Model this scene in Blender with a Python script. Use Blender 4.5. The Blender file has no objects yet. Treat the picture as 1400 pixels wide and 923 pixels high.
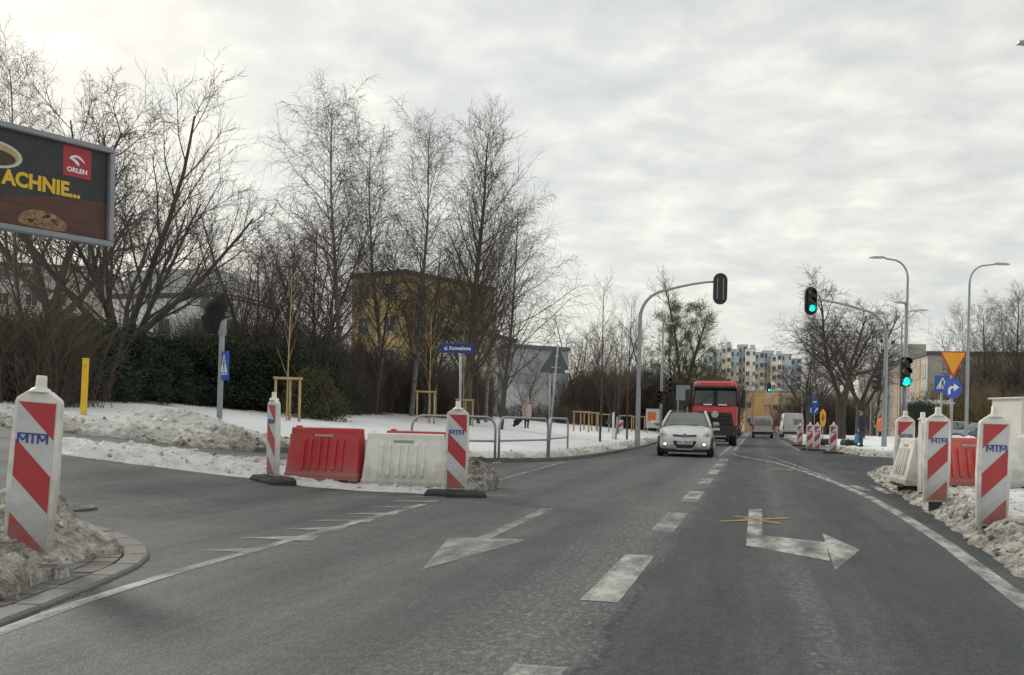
import bpy, math, random
import numpy as np
from mathutils import Vector, Matrix, Euler

# ------------------------------------------------------------------ camera, sky, sun, exposure
SC = bpy.context.scene
COL = SC.collection
R_ = math.radians
FOC, PX, PY, ROLL, CAMH, YAW = 1360.0, 700.0, 575.4, R_(1.3), 1.05, R_(13.76)
cam = bpy.data.cameras.new('camera')
cam.sensor_width = 36.0
cam.lens = 36.0 * FOC / 1400.0
cam.shift_y = (PY - 461.5) / 1400.0
cam.clip_start = 0.05
cam.clip_end = 3000.0
camo = bpy.data.objects.new('camera', cam)
COL.objects.link(camo)
camo.matrix_world = Matrix.Translation((0, 0, CAMH)) @ Matrix.Rotation(YAW, 4, 'Z') @ Matrix.Rotation(R_(90), 4, 'X') @ Matrix.Rotation(ROLL, 4, 'Z')
SC.camera = camo

SUN_AZ, SUN_EL = R_(53), R_(24)          # azimuth counted from the road direction towards the left
world = bpy.data.worlds.new('World')
SC.world = world
world.use_nodes = True
def build_sky():
    nt = world.node_tree
    N, L = nt.nodes, nt.links
    N.clear()
    out = N.new('ShaderNodeOutputWorld')
    bg = N.new('ShaderNodeBackground')
    L.new(bg.outputs[0], out.inputs[0])
    sky = N.new('ShaderNodeTexSky')
    sky.sky_type = 'NISHITA'
    sky.sun_disc = False
    sky.sun_elevation = SUN_EL
    sky.sun_rotation = -SUN_AZ
    sky.air_density = 1.0
    sky.dust_density = 2.0
    tc = N.new('ShaderNodeTexCoord')
    sep = N.new('ShaderNodeSeparateXYZ')
    L.new(tc.outputs['Generated'], sep.inputs[0])
    def math_(op, a, b=None, c=None):
        n = N.new('ShaderNodeMath'); n.operation = op
        for i, v in enumerate((a, b, c)):
            if v is None: continue
            if isinstance(v, (int, float)): n.inputs[i].default_value = v
            else: L.new(v, n.inputs[i])
        return n.outputs[0]
    zc = math_('ADD', math_('MAXIMUM', sep.outputs[2], 0.0), 0.26)
    px, py = math_('DIVIDE', sep.outputs[0], zc), math_('DIVIDE', sep.outputs[1], zc)
    cmb = N.new('ShaderNodeCombineXYZ')
    L.new(px, cmb.inputs[0]); L.new(py, cmb.inputs[1])
    mp = N.new('ShaderNodeMapping')
    mp.inputs['Rotation'].default_value = (0, 0, R_(-28))
    mp.inputs['Scale'].default_value = (1.0, 1.25, 1.0)
    L.new(cmb.outputs[0], mp.inputs[0])
    def noise(scale, det, dist, vec):
        n = N.new('ShaderNodeTexNoise')
        n.inputs['Scale'].default_value = scale
        n.inputs['Detail'].default_value = det
        n.inputs['Roughness'].default_value = 0.55
        n.inputs['Distortion'].default_value = dist
        L.new(vec, n.inputs['Vector'])
        return n.outputs['Fac']
    n1 = noise(7.0, 5, 0.15, mp.outputs[0])      # rippled cloudlets
    n2 = noise(1.3, 5, 0.15, mp.outputs[0])      # thick and thin stretches
    n3 = noise(0.35, 3, 0.0, cmb.outputs[0])
    a = math_('ADD', math_('MULTIPLY', n1, 0.76), math_('MULTIPLY', n2, 0.36))
    ramp = N.new('ShaderNodeValToRGB')
    cr = ramp.color_ramp
    cr.elements[0].position = 0.40; cr.elements[0].color = (0.545, 0.56, 0.54, 1)
    cr.elements[1].position = 0.74; cr.elements[1].color = (0.80, 0.785, 0.70, 1)
    e = cr.elements.new(0.58); e.color = (0.655, 0.658, 0.61, 1)
    L.new(a, ramp.inputs[0])
    mask = N.new('ShaderNodeMapRange')
    mask.inputs[1].default_value = 0.38; mask.inputs[2].default_value = 0.54
    mask.inputs[3].default_value = 0.80; mask.inputs[4].default_value = 0.92
    L.new(n3, mask.inputs[0])
    sk = N.new('ShaderNodeVectorMath'); sk.operation = 'SCALE'
    sk.inputs[3].default_value = 0.10
    L.new(sky.outputs[0], sk.inputs[0])
    mix = N.new('ShaderNodeMix'); mix.data_type = 'RGBA'
    L.new(mask.outputs[0], mix.inputs[0])
    L.new(sk.outputs[0], mix.inputs[6])
    L.new(ramp.outputs[0], mix.inputs[7])
    L.new(mix.outputs[2], bg.inputs[0])
    bg.inputs[1].default_value = 1.0
build_sky()
sun = bpy.data.lights.new('sun', 'SUN')
sun.energy = 1.5
sun.angle = R_(11)
sun.color = (1.0, 0.93, 0.82)
suno = bpy.data.objects.new('sun', sun)
COL.objects.link(suno)
_sd = Vector((-math.sin(SUN_AZ) * math.cos(SUN_EL), math.cos(SUN_AZ) * math.cos(SUN_EL), math.sin(SUN_EL)))
suno.rotation_euler = _sd.to_track_quat('Z', 'Y').to_euler()
suno.location = (-60, 40, 60)
SC.view_settings.view_transform = 'Standard'
SC.view_settings.look = 'None'
SC.view_settings.exposure = 0.37
SC.view_settings.gamma = 1.0
SC.view_settings.use_curve_mapping = False
SC.render.engine = 'CYCLES'
SC.cycles.use_denoising = True
SC.cycles.max_bounces = 6
SC.cycles.diffuse_bounces = 3
SC.cycles.glossy_bounces = 3
SC.cycles.transmission_bounces = 4
SC.cycles.transparent_max_bounces = 8

# ------------------------------------------------------------------ measuring helpers
def ray(u, v):
    du, dv = u - PX, v - PY
    return (du * math.cos(ROLL) + dv * math.sin(ROLL)) / FOC, (-du * math.sin(ROLL) + dv * math.cos(ROLL)) / FOC
def at(u, v, Z):
    X, D = ray(u, v); X *= Z
    return Vector((X * math.cos(YAW) - Z * math.sin(YAW), X * math.sin(YAW) + Z * math.cos(YAW), CAMH - D * Z))
def hz(u):                                   # image row of eye level at column u
    return PY + (u - PX) * math.tan(ROLL)
def spot(u, Z):                              # plan position seen at column u (at eye level), depth Z
    p = at(u, hz(u), Z)
    return p.x, p.y
def zt(x, y=0.0):                            # lie of the land: level road, rising to the left
    t = np.maximum(0.0, -np.asarray(x, float) - 5.2)
    return np.minimum(0.085 * t * t / (t + 1.0), 3.0)
def rough_ground(u, v, off=0.0):
    Z = 2.0
    while Z < 500:
        p = at(u, v, Z)
        if p.z <= float(zt(p.x)) + off: break
        Z *= 1.004
    return p
# ------------------------------------------------------------------ numpy value noise
def vnoise(x, y, seed=0):
    x = np.asarray(x, float); y = np.asarray(y, float)
    xi = np.floor(x).astype(np.int64); yi = np.floor(y).astype(np.int64)
    fx = x - xi; fy = y - yi
    fx = fx * fx * (3 - 2 * fx); fy = fy * fy * (3 - 2 * fy)
    def h(a, b):
        n = (a * 374761393 + b * 668265263 + seed * 1274126177) & 0x7fffffff
        n = ((n ^ (n >> 13)) * 1274126177) & 0x7fffffff
        n = (n ^ (n >> 16)) & 0xffff
        return n / 65535.0
    a = h(xi, yi); b = h(xi + 1, yi); c = h(xi, yi + 1); d = h(xi + 1, yi + 1)
    return (a * (1 - fx) + b * fx) * (1 - fy) + (c * (1 - fx) + d * fx) * fy
def fbm(x, y, oct=4, seed=0, gain=0.5):
    s = 0; amp = 1; tot = 0
    for i in range(oct):
        s = s + amp * vnoise(np.asarray(x) * 2 ** i + 17.3 * i, np.asarray(y) * 2 ** i - 9.1 * i, seed + i)
        tot += amp; amp *= gain
    return s / tot
def sstep(a, b, x):
    t = np.clip((np.asarray(x, float) - a) / (b - a), 0, 1)
    return t * t * (3 - 2 * t)

# ------------------------------------------------------------------ materials
MATS = {}
def M(name, col=(.5, .5, .5), rough=.6, metal=0., var=.12, scale=3., bump=0., bscale=40., dirt=None, damt=.35, dscale=4., spec=.5, coat=0., emit=None, estr=0., alpha=None, objrand=0., stretch=None, splash=0., scol=(.20, .18, .15)):
    if name in MATS: return MATS[name]
    m = bpy.data.materials.new(name); MATS[name] = m
    m.use_nodes = True
    nt = m.node_tree; N, L = nt.nodes, nt.links
    b = N['Principled BSDF']
    b.inputs['Roughness'].default_value = rough
    b.inputs['Metallic'].default_value = metal
    b.inputs['Specular IOR Level'].default_value = spec
    b.inputs['Coat Weight'].default_value = coat
    tc = N.new('ShaderNodeTexCoord')
    vec = tc.outputs['Object']
    if stretch:
        mp = N.new('ShaderNodeMapping'); mp.inputs['Scale'].default_value = stretch
        L.new(vec, mp.inputs[0]); vec = mp.outputs[0]
    nz = N.new('ShaderNodeTexNoise'); nz.inputs['Scale'].default_value = scale; nz.inputs['Detail'].default_value = 6
    L.new(vec, nz.inputs['Vector'])
    mr = N.new('ShaderNodeMapRange')
    mr.inputs[1].default_value = .25; mr.inputs[2].default_value = .75
    mr.inputs[3].default_value = 1 - var; mr.inputs[4].default_value = 1 + var
    L.new(nz.outputs['Fac'], mr.inputs[0])
    f = mr.outputs[0]
    if objrand:
        oi = N.new('ShaderNodeObjectInfo')
        m2 = N.new('ShaderNodeMapRange'); m2.inputs[3].default_value = 1 - objrand; m2.inputs[4].default_value = 1 + objrand
        L.new(oi.outputs['Random'], m2.inputs[0])
        mm = N.new('ShaderNodeMath'); mm.operation = 'MULTIPLY'
        L.new(f, mm.inputs[0]); L.new(m2.outputs[0], mm.inputs[1]); f = mm.outputs[0]
    sc = N.new('ShaderNodeVectorMath'); sc.operation = 'SCALE'
    sc.inputs[0].default_value = col
    L.new(f, sc.inputs[3])
    c = sc.outputs[0]
    if dirt:
        n2 = N.new('ShaderNodeTexNoise'); n2.inputs['Scale'].default_value = dscale; n2.inputs['Detail'].default_value = 8; n2.inputs['Roughness'].default_value = .65
        L.new(tc.outputs['Object'], n2.inputs['Vector'])
        m3 = N.new('ShaderNodeMapRange'); m3.inputs[1].default_value = .5 - .1; m3.inputs[2].default_value = .72
        m3.inputs[3].default_value = 0; m3.inputs[4].default_value = damt
        L.new(n2.outputs['Fac'], m3.inputs[0])
        mx = N.new('ShaderNodeMix'); mx.data_type = 'RGBA'
        L.new(m3.outputs[0], mx.inputs[0]); L.new(c, mx.inputs[6]); mx.inputs[7].default_value = (*dirt, 1)
        c = mx.outputs[2]
    if splash:                                   # road dirt thrown up from the ground
        sp = N.new('ShaderNodeSeparateXYZ'); L.new(tc.outputs['Object'], sp.inputs[0])
        n4 = N.new('ShaderNodeTexNoise'); n4.inputs['Scale'].default_value = 9; n4.inputs['Detail'].default_value = 8; n4.inputs['Roughness'].default_value = .75
        L.new(tc.outputs['Object'], n4.inputs['Vector'])
        ma = N.new('ShaderNodeMath'); ma.operation = 'MULTIPLY_ADD'; ma.inputs[1].default_value = -splash * 2.6
        L.new(n4.outputs['Fac'], ma.inputs[0]); L.new(sp.outputs[2], ma.inputs[2])
        m4 = N.new('ShaderNodeMapRange'); m4.inputs[1].default_value = -splash * 1.25; m4.inputs[2].default_value = splash * .2; m4.inputs[3].default_value = .75; m4.inputs[4].default_value = .0
        L.new(ma.outputs[0], m4.inputs[0])
        mx2 = N.new('ShaderNodeMix'); mx2.data_type = 'RGBA'
        L.new(m4.outputs[0], mx2.inputs[0]); L.new(c, mx2.inputs[6]); mx2.inputs[7].default_value = (*scol, 1)
        c = mx2.outputs[2]
    L.new(c, b.inputs['Base Color'])
    if bump:
        nb = N.new('ShaderNodeTexNoise'); nb.inputs['Scale'].default_value = bscale; nb.inputs['Detail'].default_value = 4
        L.new(vec, nb.inputs['Vector'])
        bp = N.new('ShaderNodeBump'); bp.inputs['Strength'].default_value = bump; bp.inputs['Distance'].default_value = .02
        L.new(nb.outputs['Fac'], bp.inputs['Height']); L.new(bp.outputs[0], b.inputs['Normal'])
    if emit:
        b.inputs['Emission Color'].default_value = (*emit, 1); b.inputs['Emission Strength'].default_value = estr
    if alpha is not None: b.inputs['Alpha'].default_value = alpha
    return m

# ------------------------------------------------------------------ mesh helpers
def tri_frame(d):
    d = Vector(d).normalized()
    a = Vector((0, 0, 1)) if abs(d.z) < .9 else Vector((1, 0, 0))
    u = d.cross(a).normalized(); return u, d.cross(u).normalized(), d
class MB:
    def __init__(s): s.v = []; s.f = []; s.m = []; s.cur = 0
    def add(s, verts, faces):
        o = len(s.v); s.v += [tuple(p) for p in verts]
        for f in faces: s.f.append(tuple(i + o for i in f)); s.m.append(s.cur)
        return s
    def mat(s, i): s.cur = i; return s
    def box(s, c, size, rot=None, taper=(1, 1)):
        hx, hy, hz_ = size[0] / 2, size[1] / 2, size[2] / 2
        P = []
        for k, z in enumerate((-hz_, hz_)):
            tx, ty = (1, 1) if k == 0 else taper
            P += [Vector((-hx * tx, -hy * ty, z)), Vector((hx * tx, -hy * ty, z)), Vector((hx * tx, hy * ty, z)), Vector((-hx * tx, hy * ty, z))]
        if rot is not None:
            e = Euler(rot).to_matrix() if not isinstance(rot, Matrix) else rot
            P = [e @ p for p in P]
        c = Vector(c)
        return s.add([c + p for p in P], [(3, 2, 1, 0), (4, 5, 6, 7), (0, 1, 5, 4), (1, 2, 6, 5), (2, 3, 7, 6), (3, 0, 4, 7)])
    def bbox(s, c, size, b=.01, rot=None):           # box with chamfered edges
        hx, hy, hz_ = [q / 2 for q in size]; b = min(b, hx * .9, hy * .9, hz_ * .9)
        ring = [(hx - b, hy), (hx, hy - b), (hx, -hy + b), (hx - b, -hy), (-hx + b, -hy), (-hx, -hy + b), (-hx, hy - b), (-hx + b, hy)]
        def sc(k): return [(x - math.copysign(b, x) * k, y - math.copysign(b, y) * k) for x, y in ring]
        P = [Vector((x, y, z)) for z, k in ((-hz_, 1), (-hz_ + b, 0), (hz_ - b, 0), (hz_, 1)) for x, y in sc(k)]
        F = [tuple(range(8))] + [tuple(range(31, 23, -1))]
        for r in range(3):
            for i in range(8):
                j = (i + 1) % 8; F.append((r * 8 + i, r * 8 + 8 + i, r * 8 + 8 + j, r * 8 + j))
        if rot is not None:
            e = Euler(rot).to_matrix(); P = [e @ p for p in P]
        c = Vector(c)
        return s.add([c + p for p in P], F)
    def tube(s, pts, rad, n=8, cap=True):
        pts = [Vector(p) for p in pts]
        if not hasattr(rad, '__len__'): rad = [rad] * len(pts)
        V = []; u = None
        for i, p in enumerate(pts):
            d = (pts[min(i + 1, len(pts) - 1)] - pts[max(i - 1, 0)]).normalized()
            if u is None: u, w, _ = tri_frame(d)
            else:
                u = (u - d * u.dot(d)).normalized(); w = d.cross(u)
            for k in range(n):
                a = 2 * math.pi * k / n
                V.append(p + (u * math.cos(a) + w * math.sin(a)) * rad[i])
        F = [(i * n + k, i * n + (k + 1) % n, (i + 1) * n + (k + 1) % n, (i + 1) * n + k) for i in range(len(pts) - 1) for k in range(n)]
        if cap: F += [tuple(range(n - 1, -1, -1)), tuple(range((len(pts) - 1) * n, len(pts) * n))]
        return s.add(V, F)
    def prism(s, poly, y0, y1, M_=None):             # polygon in local XZ, extruded along Y
        n = len(poly)
        V = [Vector((x, y0, z)) for x, z in poly] + [Vector((x, y1, z)) for x, z in poly]
        if M_ is not None: V = [M_ @ p for p in V]
        F = [tuple(range(n)), tuple(range(2 * n - 1, n - 1, -1))] + [(i, i + n, (i + 1) % n + n, (i + 1) % n) for i in range(n)]
        return s.add(V, F)
    def loft(s, rings, cap=True, closed=True):
        n = len(rings[0]); V = [p for r in rings for p in r]
        F = []
        for i in range(len(rings) - 1):
            for k in range(n if closed else n - 1):
                F.append((i * n + k, i * n + (k + 1) % n, (i + 1) * n + (k + 1) % n, (i + 1) * n + k))
        if cap: F += [tuple(range(n - 1, -1, -1)), tuple(range((len(rings) - 1) * n, len(rings) * n))]
        return s.add(V, F)
    def lathe(s, prof, n=24, c=(0, 0, 0), axis='Z'):
        V = []
        for r, z in prof:
            for k in range(n):
                a = 2 * math.pi * k / n
                p = (r * math.cos(a), r * math.sin(a), z)
                if axis == 'Y': p = (p[0], p[2], p[1])
                if axis == 'X': p = (p[2], p[0], p[1])
                V.append(Vector(p) + Vector(c))
        m = len(prof)
        F = [(i * n + k, i * n + (k + 1) % n, (i + 1) * n + (k + 1) % n, (i + 1) * n + k) for i in range(m - 1) for k in range(n)]
        F += [tuple(range(n - 1, -1, -1)), tuple(range((m - 1) * n, m * n))]
        return s.add(V, F)
    def mesh(s, name, mats, smooth=False):
        me = bpy.data.meshes.new(name)
        me.from_pydata(s.v, [], s.f)
        if not isinstance(mats, (list, tuple)): mats = [mats]
        for m in mats: me.materials.append(m)
        me.polygons.foreach_set('material_index', s.m)
        if smooth: me.polygons.foreach_set('use_smooth', [True] * len(s.f))
        fix_normals(me)
        return me
    def build(s, name, mats, parent=None, loc=(0, 0, 0), rot=(0, 0, 0), smooth=False, angle=None):
        me = s.mesh(name, mats, smooth or angle is not None)
        if angle is not None:
            try: me.set_sharp_from_angle(angle=R_(angle))
            except Exception: pass
        return ob(name, me, parent, loc, rot)
import bmesh
def fix_normals(me):
    bm = bmesh.new(); bm.from_mesh(me)
    bmesh.ops.recalc_face_normals(bm, faces=bm.faces)
    bm.to_mesh(me); bm.free(); me.update()
def ob(name, me, parent=None, loc=(0, 0, 0), rot=(0, 0, 0)):
    o = bpy.data.objects.new(name, me); COL.objects.link(o)
    o.location = loc; o.rotation_euler = rot
    if parent is not None: o.parent = parent
    return o
def thing(name, label, cat, loc=(0, 0, 0), rotz=0., group=None, rot=None):
    o = bpy.data.objects.new(name, None); COL.objects.link(o)
    o.empty_display_size = .2
    o.location = loc; o.rotation_euler = rot if rot is not None else (0, 0, rotz)
    return tag(o, label, cat, group)
def tag(o, label=None, cat=None, group=None, kind=None):
    if label: o['label'] = label
    if cat: o['category'] = cat
    if group: o['group'] = group
    if kind: o['kind'] = kind
    return o
def kids(o): return [c for c in bpy.data.objects if c.parent is o]
def copy_tree(o, parent=None, ch=None):
    c = o.copy(); COL.objects.link(c); c.parent = parent
    for k in list(o.children): copy_tree(k, c)
    return c
def fast_mesh(name, V, F, mats, smooth=False, attr=None):
    """V (n,3), F (m,k) numpy arrays of equal-sized faces"""
    me = bpy.data.meshes.new(name)
    V = np.ascontiguousarray(V, np.float32); F = np.ascontiguousarray(F, np.int32)
    m, k = F.shape
    me.vertices.add(len(V)); me.vertices.foreach_set('co', V.ravel())
    me.loops.add(m * k); me.loops.foreach_set('vertex_index', F.ravel())
    me.polygons.add(m)
    me.polygons.foreach_set('loop_start', np.arange(0, m * k, k, dtype=np.int32))
    try: me.polygons.foreach_set('loop_total', np.full(m, k, np.int32))
    except Exception: pass
    if smooth: me.polygons.foreach_set('use_smooth', np.ones(m, bool))
    if not isinstance(mats, (list, tuple)): mats = [mats]
    for q in mats: me.materials.append(q)
    me.update(calc_edges=True)
    if attr:
        for nme, arr in attr.items():
            a = me.attributes.new(nme, 'FLOAT', 'POINT')
            a.data.foreach_set('value', np.ascontiguousarray(arr, np.float32))
    return me
_txt = {}
def text_mesh(s, size=1.0, bold=0.0, mat=None, sx=1.0):
    key = (s, size, bold, sx, mat.name if mat else '')
    if key in _txt: return _txt[key]
    cu = bpy.data.curves.new('lettering', 'FONT')
    cu.body = s; cu.size = size; cu.offset = bold; cu.align_x = 'CENTER'; cu.align_y = 'CENTER'; cu.resolution_u = 3
    o = bpy.data.objects.new('lettering_tmp', cu); COL.objects.link(o)
    dg = bpy.context.evaluated_depsgraph_get()
    me = bpy.data.meshes.new_from_object(o.evaluated_get(dg))
    bpy.data.objects.remove(o); bpy.data.curves.remove(cu)
    me.transform(Matrix.Scale(sx, 4, (1, 0, 0)))
    me.transform(Matrix.Rotation(R_(90), 4, 'X'))        # readable from -Y
    if mat: me.materials.clear(); me.materials.append(mat)
    _txt[key] = me
    return me
# ------------------------------------------------------------------ the setting: ground, roads, markings, kerbs, snow
def road_material():
    m = bpy.data.materials.new('asphalt'); MATS['asphalt'] = m
    m.use_nodes = True
    nt = m.node_tree; N, L = nt.nodes, nt.links
    b = N['Principled BSDF']
    g = N.new('ShaderNodeNewGeometry')
    def mapped(sx, sy):
        mp = N.new('ShaderNodeMapping'); mp.inputs['Scale'].default_value = (sx, sy, 1)
        L.new(g.outputs['Position'], mp.inputs[0]); return mp.outputs[0]
    def noise(vec, sc, det=6, ro=.6):
        n = N.new('ShaderNodeTexNoise'); n.inputs['Scale'].default_value = sc; n.inputs['Detail'].default_value = det; n.inputs['Roughness'].default_value = ro
        L.new(vec, n.inputs['Vector']); return n.outputs['Fac']
    def rng(v, a, b_, c, d):
        n = N.new('ShaderNodeMapRange')
        for i, q in enumerate((a, b_, c, d)): n.inputs[i + 1].default_value = q
        L.new(v, n.inputs[0]); return n.outputs[0]
    def mth(op, a, b_):
        n = N.new('ShaderNodeMath'); n.operation = op
        for i, q in enumerate((a, b_)):
            if isinstance(q, (int, float)): n.inputs[i].default_value = q
            else: L.new(q, n.inputs[i])
        return n.outputs[0]
    iso = mapped(1, 1)
    big = noise(mapped(.9, .22), .9, 5)
    streak = noise(mapped(6, .25), 1.0, 5, .65)
    fine = noise(mapped(1, .55), 17, 5, .75)
    grit = noise(iso, 60, 3, .75)
    patch = noise(mapped(.8, .35), 2.6, 6, .7)
    sep = N.new('ShaderNodeSeparateXYZ'); L.new(g.outputs['Position'], sep.inputs[0])
    # relaid right-hand lane is darker; old joint beside the centre dashes is worn and pale
    wob = mth('ADD', sep.outputs[0], mth('MULTIPLY', mth('SUBTRACT', noise(mapped(.5, .5), 2.0, 4), .5), .5))
    lane = rng(wob, -.95, -.72, 0, 1)
    worn = mth('MULTIPLY', rng(wob, -1.75, -1.2, 0, 1), rng(wob, -.8, -.62, 1, 0))
    seam = mth('MULTIPLY', rng(wob, .22, .30, 0, 1), rng(wob, .38, .47, 1, 0))
    left = rng(wob, -6.0, -4.0, 1, 0)
    f = mth('ADD', mth('MULTIPLY', rng(big, .3, .7, 0, 1), .62), mth('MULTIPLY', rng(streak, .3, .7, 0, 1), .28))
    f = mth('SUBTRACT', f, mth('MULTIPLY', lane, .24))
    f = mth('ADD', f, mth('MULTIPLY', left, .14))
    wav = mth('COSINE', mth('MULTIPLY', mth('ADD', wob, .30), 4.6), 0)
    f = mth('ADD', f, mth('MULTIPLY', wav, -.12))
    f = mth('SUBTRACT', f, mth('MULTIPLY', rng(wob, 1.75, 1.95, 0, 1), .3))
    salt = mth('MULTIPLY', rng(noise(mapped(.30, 1.1), .9, 6, .65), .52, .68, 0, 1), rng(wob, -4.2, -2.6, .22, .05))
    f = mth('ADD', f, salt)
    joint = mth('MULTIPLY', rng(wob, -.70, -.685, 0, 1), rng(wob, -.66, -.645, 1, 0))
    f = mth('SUBTRACT', f, mth('MULTIPLY', joint, .22))
    ramp = N.new('ShaderNodeValToRGB')
    ramp.color_ramp.elements[0].position = .05; ramp.color_ramp.elements[0].color = (.029, .035, .041, 1)
    ramp.color_ramp.elements[1].position = .95; ramp.color_ramp.elements[1].color = (.124, .131, .127, 1)
    L.new(f, ramp.inputs[0])
    fg = mth('MULTIPLY', mth('MULTIPLY', rng(patch, .3, .7, .80, 1.22), rng(fine, .3, .7, .70, 1.3)), rng(grit, .3, .7, .42, 1.75))
    sc = N.new('ShaderNodeVectorMath'); sc.operation = 'SCALE'
    L.new(ramp.outputs[0], sc.inputs[0]); L.new(fg, sc.inputs[3])
    # exposed pale stone in the worn joint
    stone = mth('MULTIPLY', rng(noise(mapped(1, .6), 26, 4, .85), .50, .66, 0, 1), mth('ADD', mth('ADD', mth('MULTIPLY', worn, .62), mth('MULTIPLY', seam, .42)), .12))
    mx = N.new('ShaderNodeMix'); mx.data_type = 'RGBA'
    L.new(stone, mx.inputs[0]); L.new(sc.outputs[0], mx.inputs[6]); mx.inputs[7].default_value = (.33, .33, .31, 1)
    L.new(mx.outputs[2], b.inputs['Base Color'])
    L.new(rng(big, .35, .65, .58, .82), b.inputs['Roughness'])
    b.inputs['Specular IOR Level'].default_value = .35
    bp = N.new('ShaderNodeBump'); bp.inputs['Strength'].default_value = .8; bp.inputs['Distance'].default_value = .012
    L.new(mth('ADD', fine, grit), bp.inputs['Height']); L.new(bp.outputs[0], b.inputs['Normal'])
    return m
def paint_material(name, col, keep):
    m = bpy.data.materials.new(name); MATS[name] = m
    m.use_nodes = True
    nt = m.node_tree; N, L = nt.nodes, nt.links
    b = N['Principled BSDF']
    g = N.new('ShaderNodeNewGeometry')
    n1 = N.new('ShaderNodeTexNoise'); n1.inputs['Scale'].default_value = 38; n1.inputs['Detail'].default_value = 4; n1.inputs['Roughness'].default_value = .75
    n2 = N.new('ShaderNodeTexNoise'); n2.inputs['Scale'].default_value = 3.2; n2.inputs['Detail'].default_value = 5
    mp = N.new('ShaderNodeMapping'); mp.inputs['Scale'].default_value = (1.6, .5, 1)
    L.new(g.outputs['Position'], n1.inputs['Vector']); L.new(g.outputs['Position'], mp.inputs[0]); L.new(mp.outputs[0], n2.inputs['Vector'])
    ad = N.new('ShaderNodeMath'); ad.operation = 'MULTIPLY_ADD'; ad.inputs[1].default_value = .55
    L.new(n1.outputs['Fac'], ad.inputs[0]); L.new(n2.outputs['Fac'], ad.inputs[2])
    mr = N.new('ShaderNodeMapRange'); mr.inputs[1].default_value = .58; mr.inputs[2].default_value = 1.0; mr.inputs[3].default_value = keep; mr.inputs[4].default_value = .0
    L.new(ad.outputs[0], mr.inputs[0])
    n3 = N.new('ShaderNodeTexNoise'); n3.inputs['Scale'].default_value = 9; n3.inputs['Detail'].default_value = 5
    L.new(mp.outputs[0], n3.inputs['Vector'])
    tone = N.new('ShaderNodeMapRange'); tone.inputs[1].default_value = .3; tone.inputs[2].default_value = .7; tone.inputs[3].default_value = .72; tone.inputs[4].default_value = 1.12
    L.new(n3.outputs['Fac'], tone.inputs[0])
    sc = N.new('ShaderNodeVectorMath'); sc.operation = 'SCALE'; sc.inputs[0].default_value = col
    L.new(tone.outputs[0], sc.inputs[3]); L.new(sc.outputs[0], b.inputs['Base Color'])
    L.new(mr.outputs[0], b.inputs['Alpha']); b.inputs['Roughness'].default_value = .75
    b.inputs['Specular IOR Level'].default_value = .3
    return m
def snow_material():
    m = bpy.data.materials.new('snow'); MATS['snow'] = m
    m.use_nodes = True
    nt = m.node_tree; N, L = nt.nodes, nt.links
    b = N['Principled BSDF']
    g = N.new('ShaderNodeNewGeometry')
    at_ = N.new('ShaderNodeAttribute'); at_.attribute_name = 'dirt'
    def noise(sc, det, ro):
        n = N.new('ShaderNodeTexNoise'); n.inputs['Scale'].default_value = sc; n.inputs['Detail'].default_value = det; n.inputs['Roughness'].default_value = ro
        L.new(g.outputs['Position'], n.inputs['Vector']); return n.outputs['Fac']
    n1 = noise(7.5, 9, .72); n2 = noise(42, 5, .75)
    def mth(op, a, b_):
        n = N.new('ShaderNodeMath'); n.operation = op
        for i, q in enumerate((a, b_)):
            if isinstance(q, (int, float)): n.inputs[i].default_value = q
            else: L.new(q, n.inputs[i])
        return n.outputs[0]
    d = at_.outputs['Fac']
    amp = mth('ADD', mth('MULTIPLY', d, 4.0), .14)
    f = mth('ADD', d, mth('MULTIPLY', mth('SUBTRACT', mth('ADD', mth('MULTIPLY', n1, .6), mth('MULTIPLY', n2, .4)), .5), amp))
    rp = N.new('ShaderNodeValToRGB')
    cr = rp.color_ramp
    cr.elements[0].position = .03; cr.elements[0].color = (.87, .885, .91, 1)
    cr.elements[1].position = .97; cr.elements[1].color = (.085, .075, .062, 1)
    for p, c in ((.26, (.68, .675, .66)), (.47, (.45, .43, .385)), (.70, (.215, .20, .175))):
        e = cr.elements.new(p); e.color = (*c, 1)
    L.new(f, rp.inputs[0]); L.new(rp.outputs[0], b.inputs['Base Color'])
    b.inputs['Roughness'].default_value = .7
    b.inputs['Specular IOR Level'].default_value = .3
    bp = N.new('ShaderNodeBump'); bp.inputs['Strength'].default_value = .8; bp.inputs['Distance'].default_value = .03
    L.new(mth('ADD', n2, mth('MULTIPLY', n1, .8)), bp.inputs['Height']); L.new(bp.outputs[0], b.inputs['Normal'])
    return m
ASPH = road_material()
PAINT = paint_material('road_paint_white', (.56, .56, .53), .92)
PAINT2 = paint_material('road_paint_worn', (.50, .50, .475), .72)
YPAINT = paint_material('road_paint_yellow', (.60, .40, .09), .9)
SNOW = snow_material()

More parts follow.
